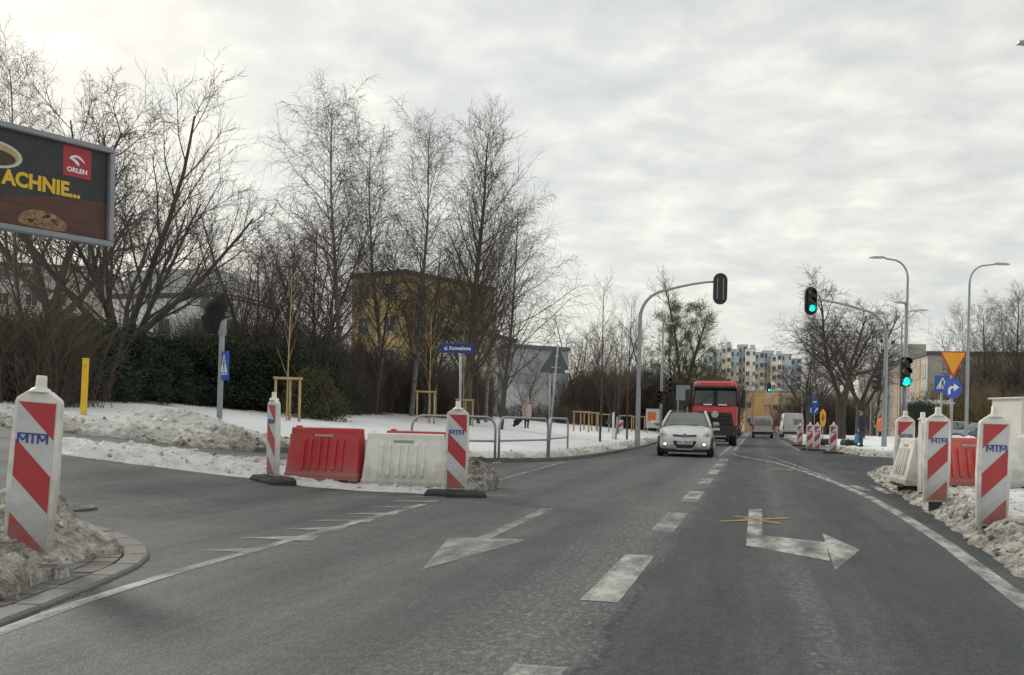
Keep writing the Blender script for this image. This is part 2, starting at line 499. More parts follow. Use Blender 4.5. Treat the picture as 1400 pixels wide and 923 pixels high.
def struct(o): o['kind'] = 'structure'; return o
def grid(name, xs, ys, zf, mat, dirt=None):
    X, Y = np.meshgrid(xs, ys)
    Z = zf(X, Y)
    nx, ny = len(xs), len(ys)
    idx = np.arange(nx * ny).reshape(ny, nx)
    F = np.stack([idx[:-1, :-1], idx[:-1, 1:], idx[1:, 1:], idx[1:, :-1]], -1).reshape(-1, 4)
    V = np.stack([X, Y, Z], -1).reshape(-1, 3)
    at_ = {'dirt': np.full(len(V), dirt)} if dirt is not None else None
    return ob(name, fast_mesh(name, V, F, mat, True, at_))
gx = np.concatenate([np.arange(-900, -60, 60), np.arange(-60, 30, 1.5), np.arange(30, 1000, 60)])
gy = np.concatenate([np.arange(-60, 200, 8), np.arange(200, 1500, 60)])
struct(grid('ground', gx, gy, lambda X, Y: zt(X) - .06, SNOW, .22))
road = struct(grid('road', np.array([-5., -4, -2, 0, 2, 4.]), np.concatenate([np.arange(-12, 60, 4.), np.arange(60, 700, 40.)]), lambda X, Y: zt(X), ASPH))
struct(grid('side_street', np.concatenate([np.arange(-45, -4.9, .5)]), np.arange(-12., 27, 1.), lambda X, Y: zt(X), ASPH))
struct(grid('gutter', np.array([-6.4, -5.8, -5.]), np.array([26., 60, 120, 240, 680]), lambda X, Y: zt(X), ASPH))
struct(grid('side_turning', np.array([4.0, 8, 14., 24]), np.arange(22., 42, 2.), lambda X, Y: zt(X), ASPH))

def marking(name, pts, mat=None, z=.004):
    me = bpy.data.meshes.new(name)
    me.from_pydata([(x, y, z) for x, y in pts], [], [tuple(range(len(pts)))])
    me.materials.append(mat or PAINT); fix_normals(me)
    if me.polygons[0].normal.z < 0: me.flip_normals()
    return ob(name, me, road)
def gp(u, v):
    p = rough_ground(u, v); return (p.x, p.y)
def strip_pts(line, w):
    L_, R2 = [], []
    for i, p in enumerate(line):
        a = Vector(line[max(i - 1, 0)]); b_ = Vector(line[min(i + 1, len(line) - 1)])
        d = (b_ - a).normalized(); n = Vector((-d.y, d.x)) * w / 2
        L_.append((p[0] + n.x, p[1] + n.y)); R2.append((p[0] - n.x, p[1] - n.y))
    return L_ + R2[::-1]
def line_mark(name, line, w, mat=None, z=.004):
    return marking(name, strip_pts(line, w), mat, z)
for i in range(8):
    y0 = 1.9 + 4.0 * i
    a, b_ = (y0 - .1, y0 + (2.05 if i else 2.28))
    x = -.87 - .012 * max(0, i - 3)
    marking('lane_dash', [(x - .115, a), (x + .115, a), (x + .115, b_), (x - .115, b_)], PAINT2 if i in (2, 4) else PAINT)
line_mark('edge_line', [(-3.35, 3.5), (-3.57, 4.74), (-3.7, 5.94), (-3.80, 7.93), (-3.93, 11.6)], .09)
line_mark('edge_line', [(-4.35, 16.6), (-4.52, 19.5), (-4.86, 25.7)], .10, PAINT2)
line_mark('edge_line', [(1.55, 2), (1.60, 5), (1.63, 6.7), (1.74, 9.9), (1.76, 13), (1.72, 16.2), (1.52, 20), (1.15, 24.6), (.6, 30), (-.3, 34.5), (-.95, 38.5)], .14)
line_mark('edge_line', [(2.15, 17.2), (2.12, 19.3)], .14)
line_mark('centre_line', [(-1.18, 34.5), (-1.2, 60), (-1.2, 240)], .13)
line_mark('centre_line', [(-.86, 44), (-.84, 80), (-.8, 240)], .13)
line_mark('edge_line', [(1.95, 46), (1.92, 70), (1.9, 240)], .14)
line_mark('guide_line', [gp(1045, 622), gp(1078, 633), gp(1118, 648), gp(1135, 655)], .10, PAINT2)
line_mark('guide_line', [gp(1165, 664), gp(1185, 671)], .16, PAINT)
for tip, b0, b1 in (((270, 753.5), (352, 749.5), (340, 758)), ((326, 736.5), (440, 731), (425, 744)), ((388, 724), (478, 719), (464, 730)), ((422, 712.5), (516, 709.5), (502, 717)),
                    ((468, 703), (548, 700.5), (536, 707.5)), ((498, 694), (576, 691), (566, 698)), ((520, 686), (604, 683.5), (594, 689)), ((540, 679.5), (612, 678), (606, 682))):
    _m = ((b0[0] + b1[0]) / 2, (b0[1] + b1[1]) / 2); _k = lambda q: (_m[0] + (q[0] - _m[0]) * .62, _m[1] + (q[1] - _m[1]) * .62)
    marking('yield_triangle', [gp(*tip), gp(*_k(b0)), gp(*_k(b1))], PAINT2, .007)
marking('arrow_shaft', [gp(742, 695.5), gp(758, 695.5), gp(668, 738), gp(650, 737)], PAINT2)
marking('arrow_head', [gp(614, 735.5), gp(720, 739.5), gp(577, 780)], PAINT2, .006)
marking('turn_arrow_shaft', [gp(1024, 697), gp(1042, 697), gp(1042, 733), gp(1129, 742), gp(1135, 768), gp(1020, 747)], PAINT)
marking('turn_arrow_head', [gp(1124, 730), gp(1176, 753), gp(1142, 781)], PAINT, .006)
for (p, q) in (((986, 714), (1079, 709)), ((1003, 706.5), (1066, 717))):
    line_mark('yellow_cross_stroke', [gp(*p), gp(*q)], .10, YPAINT, .009)
for (p, q) in (((1048, 643), (1102, 641.5)), ((1062, 640.5), (1086, 644.5))):
    line_mark('yellow_cross_stroke', [gp(*p), gp(*q)], .14, YPAINT, .009)

# ---- manhole in the side street mouth
_p = rough_ground(84, 694)
mh = MB().lathe([(.33, -.05), (.33, .006), (.30, .008), (.295, .002), (.01, .002)], 28)
for k in range(-3, 4): mh.box((k * .075, 0, .004), (.028, .42 - abs(k) * .06, .006))
ob_mh = mh.build('manhole_cover', M('cast_iron', (.10, .095, .09), .6, .4, var=.3, dirt=(.3, .29, .27), damt=.6, dscale=7), None, (_p.x, _p.y, _p.z + .002))
tag(ob_mh, 'round iron manhole cover in the side street beside the slanting board', 'manhole cover')
# ---- kerbs and the paved corner
CONC = M('kerb_concrete', (.19, .187, .175), .85, var=.25, scale=9, bump=.3, dirt=(.10, .095, .085), damt=.7, dscale=5)
CONC2 = M('kerb_concrete_wet', (.13, .128, .12), .7, var=.25, scale=9, bump=.3, dirt=(.07, .065, .06), damt=.6, dscale=5)
PAVER = M('paver_concrete', (.155, .15, .137), .85, var=.2, scale=14, bump=.4, dirt=(.10, .09, .075), damt=.6, dscale=3, objrand=.18)
SAND = M('joint_sand', (.075, .07, .062), .95, var=.3, scale=20)
def resample(pts, step):
    P = [Vector(p) for p in pts]; out = []; 
    d = [0]
    for i in range(1, len(P)): d.append(d[-1] + (P[i] - P[i - 1]).length)
    n = max(2, int(round(d[-1] / step)) + 1)
    for k in range(n):
        t = d[-1] * k / (n - 1); i = 1
        while i < len(P) - 1 and d[i] < t: i += 1
        f = (t - d[i - 1]) / max(1e-6, d[i] - d[i - 1]); out.append(P[i - 1].lerp(P[i], f))
    return out
def smooth_line(pts, k=2):
    P = [Vector(p) for p in pts]
    for _ in range(k):
        Q = [P[0]]
        for a, b_ in zip(P[:-1], P[1:]): Q += [a.lerp(b_, .25), a.lerp(b_, .75)]
        P = Q + [P[-1]]
    return P
def kerb_run(parent, line, step, w, zfun, h, mat, gap=.012):
    P = resample(line, step)
    for a, b_ in zip(P[:-1], P[1:]):
        d = (b_ - a); L_ = d.length; d.normalize()
        c = (a + b_) / 2; z = float(zfun(c.x, c.y))
        m = MB().bbox((0, 0, 0), (L_ - gap, w, .25), .015)
        o = m.build('kerb_stone', mat, parent)
        o.location = (c.x, c.y, z + h - .125); o.rotation_euler = (0, 0, math.atan2(d.y, d.x))
C_OUT = smooth_line([(-3.1, 2.6), (-3.42, 3.6), (-3.63, 4.58), (-3.82, 5.26), (-4.02, 6.0), (-4.4, 6.66), (-5.05, 7.35), (-5.8, 7.8), (-7.2, 8.4), (-9.5, 9.0)])
C_IN = smooth_line([(-3.35, 2.4), (-3.75, 3.7), (-3.93, 4.45), (-4.2, 5.1), (-4.56, 5.85), (-5.05, 6.6), (-5.65, 7.2), (-6.3, 7.55), (-7.4, 7.95), (-9.5, 8.5)])
kerb_l = struct(thing('corner_kerb', None, None))
apron = struct(thing('corner_apron', None, None))
def off(line, w):
    out = []
    for i, p in enumerate(line):
        d = (line[min(i + 1, len(line) - 1)] - line[max(i - 1, 0)]).normalized()
        out.append(p + Vector((-d.y, d.x)) * w)
    return out
kerb_run(kerb_l, off(C_OUT, .09), .5, .17, zt, .028, CONC)
po = resample(off(C_OUT, .19), .115); pi_ = resample(off(C_OUT, .19 + .62), .115)
npv = len(po)
pi_ = [po[k] + (resample(off(C_OUT, .19 + .66), 1.0)[0] * 0) for k in range(npv)]
_dn = []
for k in range(npv):
    d = (po[min(k + 1, npv - 1)] - po[max(k - 1, 0)]).normalized(); _dn.append(Vector((-d.y, d.x)))
bed = MB()
nacross = 4; pw = .165
V = []
for k in range(npv): V += [(po[k].x, po[k].y, float(zt(po[k].x)) + .004), (po[k].x + _dn[k].x * pw * nacross, po[k].y + _dn[k].y * pw * nacross, float(zt(po[k].x)) + .004)]
bed.add(V, [(2 * k, 2 * k + 1, 2 * k + 3, 2 * k + 2) for k in range(npv - 1)])
bed.build('bedding', SAND, apron)
random.seed(4)
for k in range(npv - 1):
    for j in range(nacross):
        a0 = po[k] + _dn[k] * (pw * j + .003); a1 = po[k] + _dn[k] * (pw * (j + 1) - .003)
        b0 = po[k + 1] + _dn[k + 1] * (pw * j + .003); b1 = po[k + 1] + _dn[k + 1] * (pw * (j + 1) - .003)
        c = (a0 + a1 + b0 + b1) / 4
        q = [p.lerp(c, .035) for p in (a0, b0, b1, a1)]
        z = float(zt(c.x)) + .020 + random.uniform(-.004, .004)
        m = MB().add([(p.x - c.x, p.y - c.y, -.03) for p in q] + [(p.x - c.x, p.y - c.y, random.uniform(-.002, .002)) for p in q], [(0, 1, 2, 3), (4, 5, 6, 7), (0, 1, 5, 4), (1, 2, 6, 5), (2, 3, 7, 6), (3, 0, 4, 7)])
        o = m.build('paver', PAVER, apron); o.location = (c.x, c.y, z)
kerb_f = struct(thing('kerb', None, None))
KF = smooth_line([(-9.7, 18.2), (-9.3, 19.8), (-7.8, 21.3), (-6.55, 22.5), (-5.85, 24.2), (-4.95, 26.9), (-4.75, 32), (-4.8, 44), (-5.25, 53), (-5.4, 80)])
kerb_run(kerb_f, KF, 1.0, .15, zt, .10, CONC2)

# ---- snow
def poly_sd(X, Y, poly):
    P = np.array(poly, float); n = len(P)
    best = np.full(X.shape, 1e9); inside = np.zeros(X.shape, bool)
    for i in range(n):
        ax, ay = P[i]; bx, by = P[(i + 1) % n]
        dx, dy = bx - ax, by - ay
        t = np.clip(((X - ax) * dx + (Y - ay) * dy) / (dx * dx + dy * dy + 1e-12), 0, 1)
        best = np.minimum(best, (X - ax - t * dx) ** 2 + (Y - ay - t * dy) ** 2)
        cr = ((ay > Y) != (by > Y)) & (X < (bx - ax) * (Y - ay) / (by - ay + 1e-12) + ax)
        inside ^= cr
    s = np.sqrt(best)
    return np.where(inside, s, -s)
def billow(x, y, s, seed): return np.abs(2 * vnoise(x * s, y * s, seed) - 1)
def clods(x, y, seed):
    wx = x + .12 * fbm(x * 5, y * 5, 2, seed + 50); wy = y + .12 * fbm(x * 5 + 9, y * 5, 2, seed + 60)
    return .55 * (1 - billow(wx, wy, 3.1, seed)) + .30 * (1 - billow(wx, wy, 7.3, seed + 1)) + .15 * (1 - billow(wx, wy, 15.7, seed + 2))
PL = [(-60, 11), (-30, 14.2), (-22, 15.5), (-14.5, 16.7), (-12.2, 17.4), (-10.7, 17.3), (-9.85, 18.1), (-9.45, 19.9), (-7.9, 21.5), (-6.65, 22.7), (-6.0, 24.3), (-5.1, 27.0), (-4.92, 32), (-4.95, 44), (-5.4, 53), (-5.55, 80), (-5.55, 500), (-80, 500), (-80, 11)]
HEAPS_L = [(-12.6, 19.9, 1.25, .36), (-11.4, 19.0, 1.0, .22), (-15.9, 18.6, 1.5, .10), (-14.4, 17.9, .9, .08), (-10.4, 18.5, .6, .12)]
def snow_left(X, Y):
    X = np.asarray(X, float); Y = np.asarray(Y, float)
    sd = poly_sd(X, Y, PL) + .22 * (fbm(X * 1.7, Y * 1.7, 3, 5) - .5)
    edge = np.exp(-((sd - .45) / .45) ** 2)
    c = clods(X, Y, 11)
    H = .14 * sstep(-.02, .45, sd) + .10 * (fbm(X * .45, Y * .45, 3, 3) - .5) * sstep(.4, 3, sd) + .075 * (fbm(X * 2.2, Y * 2.2, 4, 8) - .5)
    e2 = edge * (.35 + 1.1 * fbm(X * .5, Y * .5, 2, 21))
    H = H + e2 * .16 * (c - .25)
    D = .04 + .52 * np.exp(-np.maximum(sd, 0) / .75) * (.5 + fbm(X * .8, Y * .8, 2, 31)) + .10 * sstep(.62, .75, fbm(X * .9, Y * .9, 4, 44)) * np.exp(-np.maximum(sd, 0) / 6)
    for hx, hy, r, h in HEAPS_L:
        w = np.exp(-(((X - hx) / (r * 1.25)) ** 2 + ((Y - hy) / (r * .75)) ** 2))
        H = H + h * w * (.55 + .75 * c); D = D + .24 * w * (.4 + fbm(X * 2, Y * 2, 2, 7))
    # trodden and tyre-marked patches on the lawn
    tr = sstep(.56, .7, fbm(X * .22, Y * .5, 3, 71)) * sstep(1, 3, sd) * (1 - sstep(14, 26, sd))
    H = H - tr * .05 * c; D = D + .10 * tr * c
    return np.where(sd < 0, -.09, H), np.clip(D, 0, 1)
PR = [(1.55, -6), (1.72, 3), (1.84, 7.3), (2.08, 11.3), (2.40, 22), (2.55, 24.6), (3.4, 26), (7, 28.5), (9, 31), (8.5, 35), (5.13, 37.9), (3.93, 42.2), (3.05, 50), (2.7, 65.6), (2.6, 500), (90, 500), (90, -6)]
def snow_right(X, Y):
    X = np.asarray(X, float); Y = np.asarray(Y, float)
    sd = poly_sd(X, Y, PR) + .16 * (fbm(X * 2.2, Y * 2.2, 3, 105) - .5)
    c = clods(X, Y, 111)
    near = np.exp(-np.maximum(sd - .5, 0) / 1.6)
    H = .15 * sstep(-.02, .45, sd) + .09 * sstep(.5, 2.5, sd) + .10 * (c - .45) * near * sstep(.0, .3, sd) + .05 * (c - .5) + .05 * (fbm(X, Y, 3, 9) - .5)
    D = .08 + .46 * np.exp(-np.maximum(sd - .25, 0) / .50) + .20 * np.exp(-np.maximum(sd - .3, 0) / 2.2) * fbm(X * 1.4, Y * 1.4, 3, 15)
    D = D - .12 * sstep(.5, .8, c)
    for hx, hy, r, h in ((7.6, 24.5, 2.0, .75), (11.0, 25.0, 2.2, .9), (9.5, 21, 1.5, .5), (8.8, 49, 1.6, .5), (11, 50, 1.5, .45), (6.4, 45.5, .8, .12), (7.0, 59, 1.0, .35)):
        w = np.exp(-(((X - hx) / r) ** 2 + ((Y - hy) / (r * .9)) ** 2)); H = H + h * w * (.7 + .5 * c)
    return np.where(sd < 0, -.09, H), np.clip(D, 0, 1)
PS = [(-11.9, 13.9), (-10.3, 13.25), (-8.9, 13.25), (-7.2, 13.3), (-6.5, 13.15), (-5.5, 13.25), (-4.3, 13.25), (-3.95, 13.7), (-3.88, 14.9), (-4.4, 15.6), (-5.5, 16.1), (-8.3, 16.0), (-9, 15.6), (-10.1, 15.1), (-11.4, 14.5)]
def snow_strip(X, Y):
    X = np.asarray(X, float); Y = np.asarray(Y, float)
    sd = poly_sd(X, Y, PS) + .22 * (fbm(X * 2.6, Y * 2.6, 3, 205) - .5)
    c = clods(X, Y, 211)
    H = (.055 + .06 * sstep(-8.5, -10, X)) * sstep(-.02, .3, sd) + .19 * (c - .40) * sstep(0, .3, sd) * (.45 + .55 * sstep(-7.0, -7.8, X))
    D = .14 + .34 * fbm(X * 1.5, Y * 1.5, 3, 7) * (1 - .6 * sstep(.2, .6, c)) + .22 * sstep(14.3, 15.2, Y)
    w = np.exp(-(((X + 4.15) / .5) ** 2 + ((Y - 14.85) / .6) ** 2)); H = H + .36 * w * (.6 + .6 * c); D = D + .6 * np.exp(-(((X + 4.2) / .6) ** 2 + ((Y - 14.6) / .8) ** 2))
    return np.where(sd < 0, -.09, H), np.clip(D, 0, 1)
_ci = [(p.x, p.y) for p in C_IN]
_rows = [po[k] + _dn[k] * .27 for k in range(npv)]
PC = [(p.x, p.y) for p in _rows] + [(-14, 9.6), (-14, 1.5), (-3.9, 1.5)]
def snow_corner(X, Y):
    X = np.asarray(X, float); Y = np.asarray(Y, float)
    sd = poly_sd(X, Y, PC) + .30 * (fbm(X * 1.8, Y * 1.8, 3, 305) - .55)
    c = clods(X, Y, 311)
    H = .20 * sstep(-.02, .40, sd) + .10 * sstep(.3, 1.2, sd) + .24 * (c - .45) * sstep(0, .3, sd) * (1 - .7 * sstep(1.2, 2.4, sd))
    H = H * (1 - .92 * np.exp(-((((X + 4.58) / .36) ** 2 + ((Y - 5.56) / .27) ** 2)) ** 2))
    H = H + np.where(sd > -.25, .24 * np.exp(-(((X + 5.0) / .42) ** 2 + ((Y - 6.35) / .36) ** 2)) * (.5 + .8 * c), 0)
    H = H + np.where(sd > -.22, .20 * np.exp(-(((X + 4.12) / .22) ** 2 + ((Y - 4.75) / .50) ** 2)) * (.5 + .8 * c), 0)
    sd = np.where(H > .05, np.maximum(sd, .02), sd)
    D = .30 + .30 * np.exp(-np.maximum(sd - .7, 0) / .8) + .12 * (fbm(X * 1.2, Y * 1.2, 3, 17) - .5)
    return np.where(sd < 0, -.09, H), np.clip(D, 0, 1)
def hole(X, Y, fun, x0, x1, y0, y1):
    H, D = fun(X, Y)
    return np.where((X > x0) & (X < x1) & (Y > y0) & (Y < y1), -.2, H), D
def snow_field(name, x0, x1, y0, y1, res, fun, label, resy=None):
    xs = np.arange(x0, x1 + res / 2, res); ys = np.arange(y0, y1 + res / 2, resy or res)
    X, Y = np.meshgrid(xs, ys); H, D = fun(X, Y)
    Z = zt(X) + H
    nx, ny = len(xs), len(ys); idx = np.arange(nx * ny).reshape(ny, nx)
    F = np.stack([idx[:-1, :-1], idx[:-1, 1:], idx[1:, 1:], idx[1:, :-1]], -1).reshape(-1, 4)
    keep = (H.ravel()[F] > -.085).any(1)
    F = F[keep]
    used = np.unique(F); rm = np.full(nx * ny, -1); rm[used] = np.arange(len(used))
    V = np.stack([X, Y, Z], -1).reshape(-1, 3)[used]
    o = ob(name, fast_mesh(name, V, rm[F], SNOW, True, {'dirt': D.ravel()[used]}))
    return tag(o, label, 'snow', kind='stuff')
snow_field('snow_heap', -19.0, -9.0, 16.4, 22.4, .045, snow_left, 'dirty snow heaps along the side street kerb')
snow_field('snow_lawn', -40, -4.6, 11, 62, .13, lambda X, Y: hole(X, Y, snow_left, -18.95, -9.05, 16.45, 22.35), 'white snow lying on the lawn with dirty heaps at the kerb')
snow_field('snow_lawn', -40, -4.6, 62, 150, .4, snow_left, 'thin white snow on the verge beside the distant traffic')
snow_field('snow_bank', 1.6, 7.2, 5.0, 26.6, .034, snow_right, 'crusted sandy brown snow bank under the striped boards on the kerb')
snow_field('snow_bank', 2.3, 40, 26.6, 120, .16, snow_right, 'white snow around the waiting pedestrian and the bare trees')
snow_field('snow_bank', 7.2, 40, 5.0, 26.6, .2, snow_right, 'white snow piled behind the red barrier', )
snow_field('snow_strip', -12.2, -3.6, 12.9, 16.4, .035, snow_strip, 'ragged white snow strip under the plastic barriers')
snow_field('snow_pile', -9.5, -3.6, 2.6, 9.2, .026, snow_corner, 'grey brown snow pile on the paved corner')
def lumps(name, label, fun, n, seed, x0, x1, y0, y1, smin, smax, dmin=0.0):
    rs = np.random.RandomState(seed)
    X = rs.uniform(x0, x1, n * 6); Y = rs.uniform(y0, y1, n * 6); H, D = fun(X, Y)
    ok = (H > .02) & (rs.rand(n * 6) < np.clip((D - dmin) * 2.2, 0, 1)); X, Y, H, D = X[ok][:n], Y[ok][:n], H[ok][:n], D[ok][:n]
    k = len(X); g = (1 + 5 ** .5) / 2
    ico = np.array([(-1, g, 0), (1, g, 0), (-1, -g, 0), (1, -g, 0), (0, -1, g), (0, 1, g), (0, -1, -g), (0, 1, -g), (g, 0, -1), (g, 0, 1), (-g, 0, -1), (-g, 0, 1)]) / 1.9
    fc = np.array([(0, 11, 5), (0, 5, 1), (0, 1, 7), (0, 7, 10), (0, 10, 11), (1, 5, 9), (5, 11, 4), (11, 10, 2), (10, 7, 6), (7, 1, 8), (3, 9, 4), (3, 4, 2), (3, 2, 6), (3, 6, 8), (3, 8, 9), (4, 9, 5), (2, 4, 11), (6, 2, 10), (8, 6, 7), (9, 8, 1)])
    s = smin + (smax - smin) * rs.rand(k) ** 3
    V = ico[None] * (1 + .35 * rs.normal(size=(k, 12, 1))) * s[:, None, None] * rs.uniform(.7, 1.3, (k, 1, 3))
    V = V + np.stack([X, Y, zt(X) + H - s * .05], -1)[:, None, :]
    F = (fc[None] + 12 * np.arange(k)[:, None, None]).reshape(-1, 3)
    dd = np.clip(D + rs.normal(0, .16, k), 0, 1).repeat(12)
    return tag(ob(name, fast_mesh(name, V.reshape(-1, 3), F, SNOW, False, {'dirt': dd})), label, 'snow', kind='stuff')
lumps('snow_lumps', 'loose icy lumps on the sandy snow bank', snow_right, 2600, 1, 1.7, 4.5, 5.5, 26, .006, .04, .05)
lumps('snow_lumps', 'loose icy lumps on the snow bank beyond the turning', snow_right, 900, 2, 2.4, 8, 36, 60, .012, .07, .1)
lumps('snow_lumps', 'loose icy lumps on the strip under the barriers', snow_strip, 900, 3, -12, -3.8, 13, 16.2, .008, .045, -.05)
lumps('snow_lumps', 'loose icy lumps on the paved corner pile', snow_corner, 900, 4, -8, -3.7, 3, 8.4, .005, .035, 0)
lumps('snow_lumps', 'dark icy lumps along the heaps by the side street', snow_left, 1100, 5, -19, -9, 16.6, 22, .01, .06, .08)
lumps('snow_lumps', 'dark icy lumps along the roadside kerb', snow_left, 1800, 6, -9.5, -4.9, 18, 60, .01, .06, .2)
def gl(x, y): return float(zt(x)) + max(0., float(snow_left(np.array([x]), np.array([y]))[0][0]))
def gr(x, y): return float(zt(x)) + max(0., float(snow_right(np.array([x]), np.array([y]))[0][0]))
def gs(x, y): return float(zt(x)) + max(0., float(snow_strip(np.array([x]), np.array([y]))[0][0]))
def gc(x, y): return float(zt(x)) + max(0., float(snow_corner(np.array([x]), np.array([y]))[0][0]))
# ------------------------------------------------------------------ street furniture
WPLAS = M('white_plastic', (.76, .75, .72), .45, var=.06, dirt=(.30, .27, .22), damt=.55, dscale=5, splash=.35)
RPLAS = M('red_plastic', (.52, .030, .040), .42, var=.10, scale=2.5, dirt=(.22, .10, .08), damt=.5, dscale=4, spec=.4, splash=.22)
RPLAS2 = M('faded_red_plastic', (.62, .075, .07), .5, var=.10, scale=2.5, dirt=(.45, .25, .2), damt=.5, dscale=4, spec=.4, splash=.22)
RSHEET = M('red_reflective', (.44, .035, .04), .38, var=.08, scale=6, dirt=(.25, .08, .07), damt=.45, dscale=7, splash=.28)
WSHEET = M('white_reflective', (.58, .60, .63), .35, var=.06, scale=6, dirt=(.34, .32, .29), damt=.5, dscale=6, splash=.28)
BLUEP = M('logo_blue', (.03, .06, .30), .5, var=.05)
RUBBER = M('black_rubber', (.022, .022, .023), .8, var=.3, scale=9, dirt=(.12, .11, .10), damt=.4, dscale=6)
GALV = M('galvanised_steel', (.36, .38, .40), .45, .55, var=.14, scale=6, dirt=(.16, .15, .14), damt=.35, dscale=7)
GREYP = M('grey_paint', (.30, .32, .345), .5, .1, var=.10, scale=4, dirt=(.16, .15, .13), damt=.4, dscale=3)
BLACKP = M('black_housing', (.012, .013, .014), .5, var=.2, scale=6)
SIGNBACK = M('sign_back', (.085, .095, .11), .5, .3, var=.10, scale=5, dirt=(.13, .13, .12), damt=.3)
SBLUE = M('sign_blue', (.015, .10, .42), .4, var=.05)
SWHITE = M('sign_white', (.74, .76, .78), .4, var=.04)
SBLACK = M('sign_black', (.012, .012, .012), .5)
SYEL = M('sign_amber', (.72, .33, .012), .4, var=.06)
SRED = M('sign_red', (.48, .03, .02), .4, var=.05)
WOOD = M('stake_wood', (.46, .33, .17), .8, var=.25, scale=6, bump=.3, stretch=(1, 1, .15), dirt=(.28, .21, .12), damt=.4)
YPOST = M('yellow_paint', (.80, .50, .008), .5, var=.08, dirt=(.45, .30, .06), damt=.4, dscale=6)
GREENL = M('green_light', (.0, .25, .18), .3, emit=(.0, 1.0, .62), estr=2.2, var=0)
DARKL = M('unlit_lens', (.03, .012, .012), .25, var=.1)

def poly_flat(name, pts, y, mat, parent, th=.002):
    m = MB().prism(pts, y - th, y); return m.build(name, mat, parent)
def disc_pts(cx, cz, rx, rz=None, n=28, a0=0., a1=2 * math.pi):
    rz = rz or rx
    full = abs(a1 - a0) > 6.2
    k = n if full else n + 1
    return [(cx + rx * math.cos(a0 + (a1 - a0) * i / n), cz + rz * math.sin(a0 + (a1 - a0) * i / n)) for i in range(k)]
def clip_band(t0, t1, w, h, sgn):
    # stripe region t0 < depth - (x from left)*1 < t1, clipped to the panel, as polygon (x,z)
    pts = [(0, t0), (w, t0 + w), (w, t1 + w), (0, t1)]
    def clip(P, f):
        out = []
        for a, b_ in zip(P, P[1:] + P[:1]):
            fa, fb = f(a), f(b_)
            if fa >= 0: out.append(a)
            if (fa >= 0) != (fb >= 0):
                t = fa / (fa - fb); out.append((a[0] + (b_[0] - a[0]) * t, a[1] + (b_[1] - a[1]) * t))
        return out
    P = clip(pts, lambda p: p[1]); P = clip(P, lambda p: h - p[1]) if P else P
    return [((x - w / 2) * sgn, -d) for x, d in P]
def mtm_mesh():
    m = MB(); t = .010
    def stroke(a, b_, w=.010):
        a, b_ = Vector(a), Vector(b_); d = (b_ - a).normalized(); n = Vector((-d.y, d.x)) * w / 2
        q = [a + n, b_ + n, b_ - n, a - n]; m.prism([(p.x, p.y) for p in q], -.002, 0)
    stroke((-.09, .028), (.09, .028), .009)
    for s in (-1, 1):
        c = s * .058
        stroke((c - .027, -.028), (c - .027, .024), .011); stroke((c + .027, -.028), (c + .027, .024), .011)
        stroke((c - .024, .022), (c, -.012), .010); stroke((c + .024, .022), (c, -.012), .010)
    stroke((0, -.028), (0, .024), .012)
    return m.mesh('lettering', BLUEP)
MTM = mtm_mesh()
def hazard_board(u, Z, zfun, label, slope='\\', rotz=0., tilt=(0, 0), foot=True, lift=.10, group=None, scale=1.0):
    x, y = spot(u, Z)
    t = thing('hazard_board', label, 'hazard board', (x, y, zfun(x, y) - .03), group=group)
    t.rotation_euler = (R_(tilt[0]), R_(tilt[1]), YAW + R_(rotz))
    t.scale = (scale,) * 3
    z0 = lift
    body = MB()
    ring = [(-.140, .02), (.140, .02), (.150, .05), (.166, .55), (.152, 1.05), (.142, 1.075), (.075, 1.125), (-.075, 1.125), (-.142, 1.075), (-.152, 1.05), (-.166, .55), (-.150, .05)]
    body.loft([[Vector((px * k, yy, z0 + .55 + (pz - .55) * kz)) for px, pz in ring] for yy, k, kz in ((-.035, .95, .985), (-.026, 1, 1), (.026, 1, 1), (.035, .95, .985))])
    b = body.build('body', WPLAS, t)
    hd = MB().lathe([(.075, z0 + 1.12), (.06, z0 + 1.14), (.042, z0 + 1.148), (.036, z0 + 1.16), (.034, z0 + 1.225), (.028, z0 + 1.232)], 14)
    hd.build('handle', WPLAS, t, angle=40)
    zt_ = z0 + 1.052
    poly_flat('panel', [(-.128, zt_ - 1.01), (.128, zt_ - 1.01), (.128, zt_), (-.128, zt_)], -.0355, WSHEET, t)
    sg = 1 if slope == '\\' else -1
    for t0 in (-.25, .25, .75):
        P = [(px, zt_ - .005 + pz) for px, pz in clip_band(t0, t0 + .25, .246, 1.0, sg)]
        poly_flat('stripe', P, -.0385, RSHEET, t)
    lg = ob('lettering', MTM, t, (-.012 if sg > 0 else .012, -.0412, zt_ - .25)); lg.scale = (1.12, 1, 1.15)
    MB().bbox((0, 0, (z0 + .02 - (.0 if foot else .22)) / 2), (.16, .06, z0 + .02 + (.0 if foot else .22)), .008).build('stem', RUBBER, t)
    if foot:
        f = MB()
        f.loft([[Vector((px * k, py * k2, z)) for px, py in ((-.42, -.16), (-.34, -.21), (.34, -.21), (.42, -.16), (.42, .16), (.34, .21), (-.34, .21), (-.42, .16))] for z, k, k2 in ((.0, 1, 1), (.07, 1, 1), (.115, .9, .85))])
        f.build('foot', RUBBER, t)
        for sx in (-1, 1): MB().bbox((sx * .25, -.0, .117), (.12, .07, .012), .004).build('grip', BLACKP, t)
    return t
hazard_board(41, 6.75, lambda a, b_: .055, 'slanting striped board stuck in the brown snow on the paved corner', '\\', 4, (0, 3.4), foot=False, lift=.03)
hazard_board(375, 14.4, gs, 'striped board turned sideways beside the red barrier and black rubber foot', '\\', -52, (1, 1.5))
hazard_board(625, 13.6, gs, 'striped board on a black foot in front of the white barrier end', '\\', 3, (0, .5))
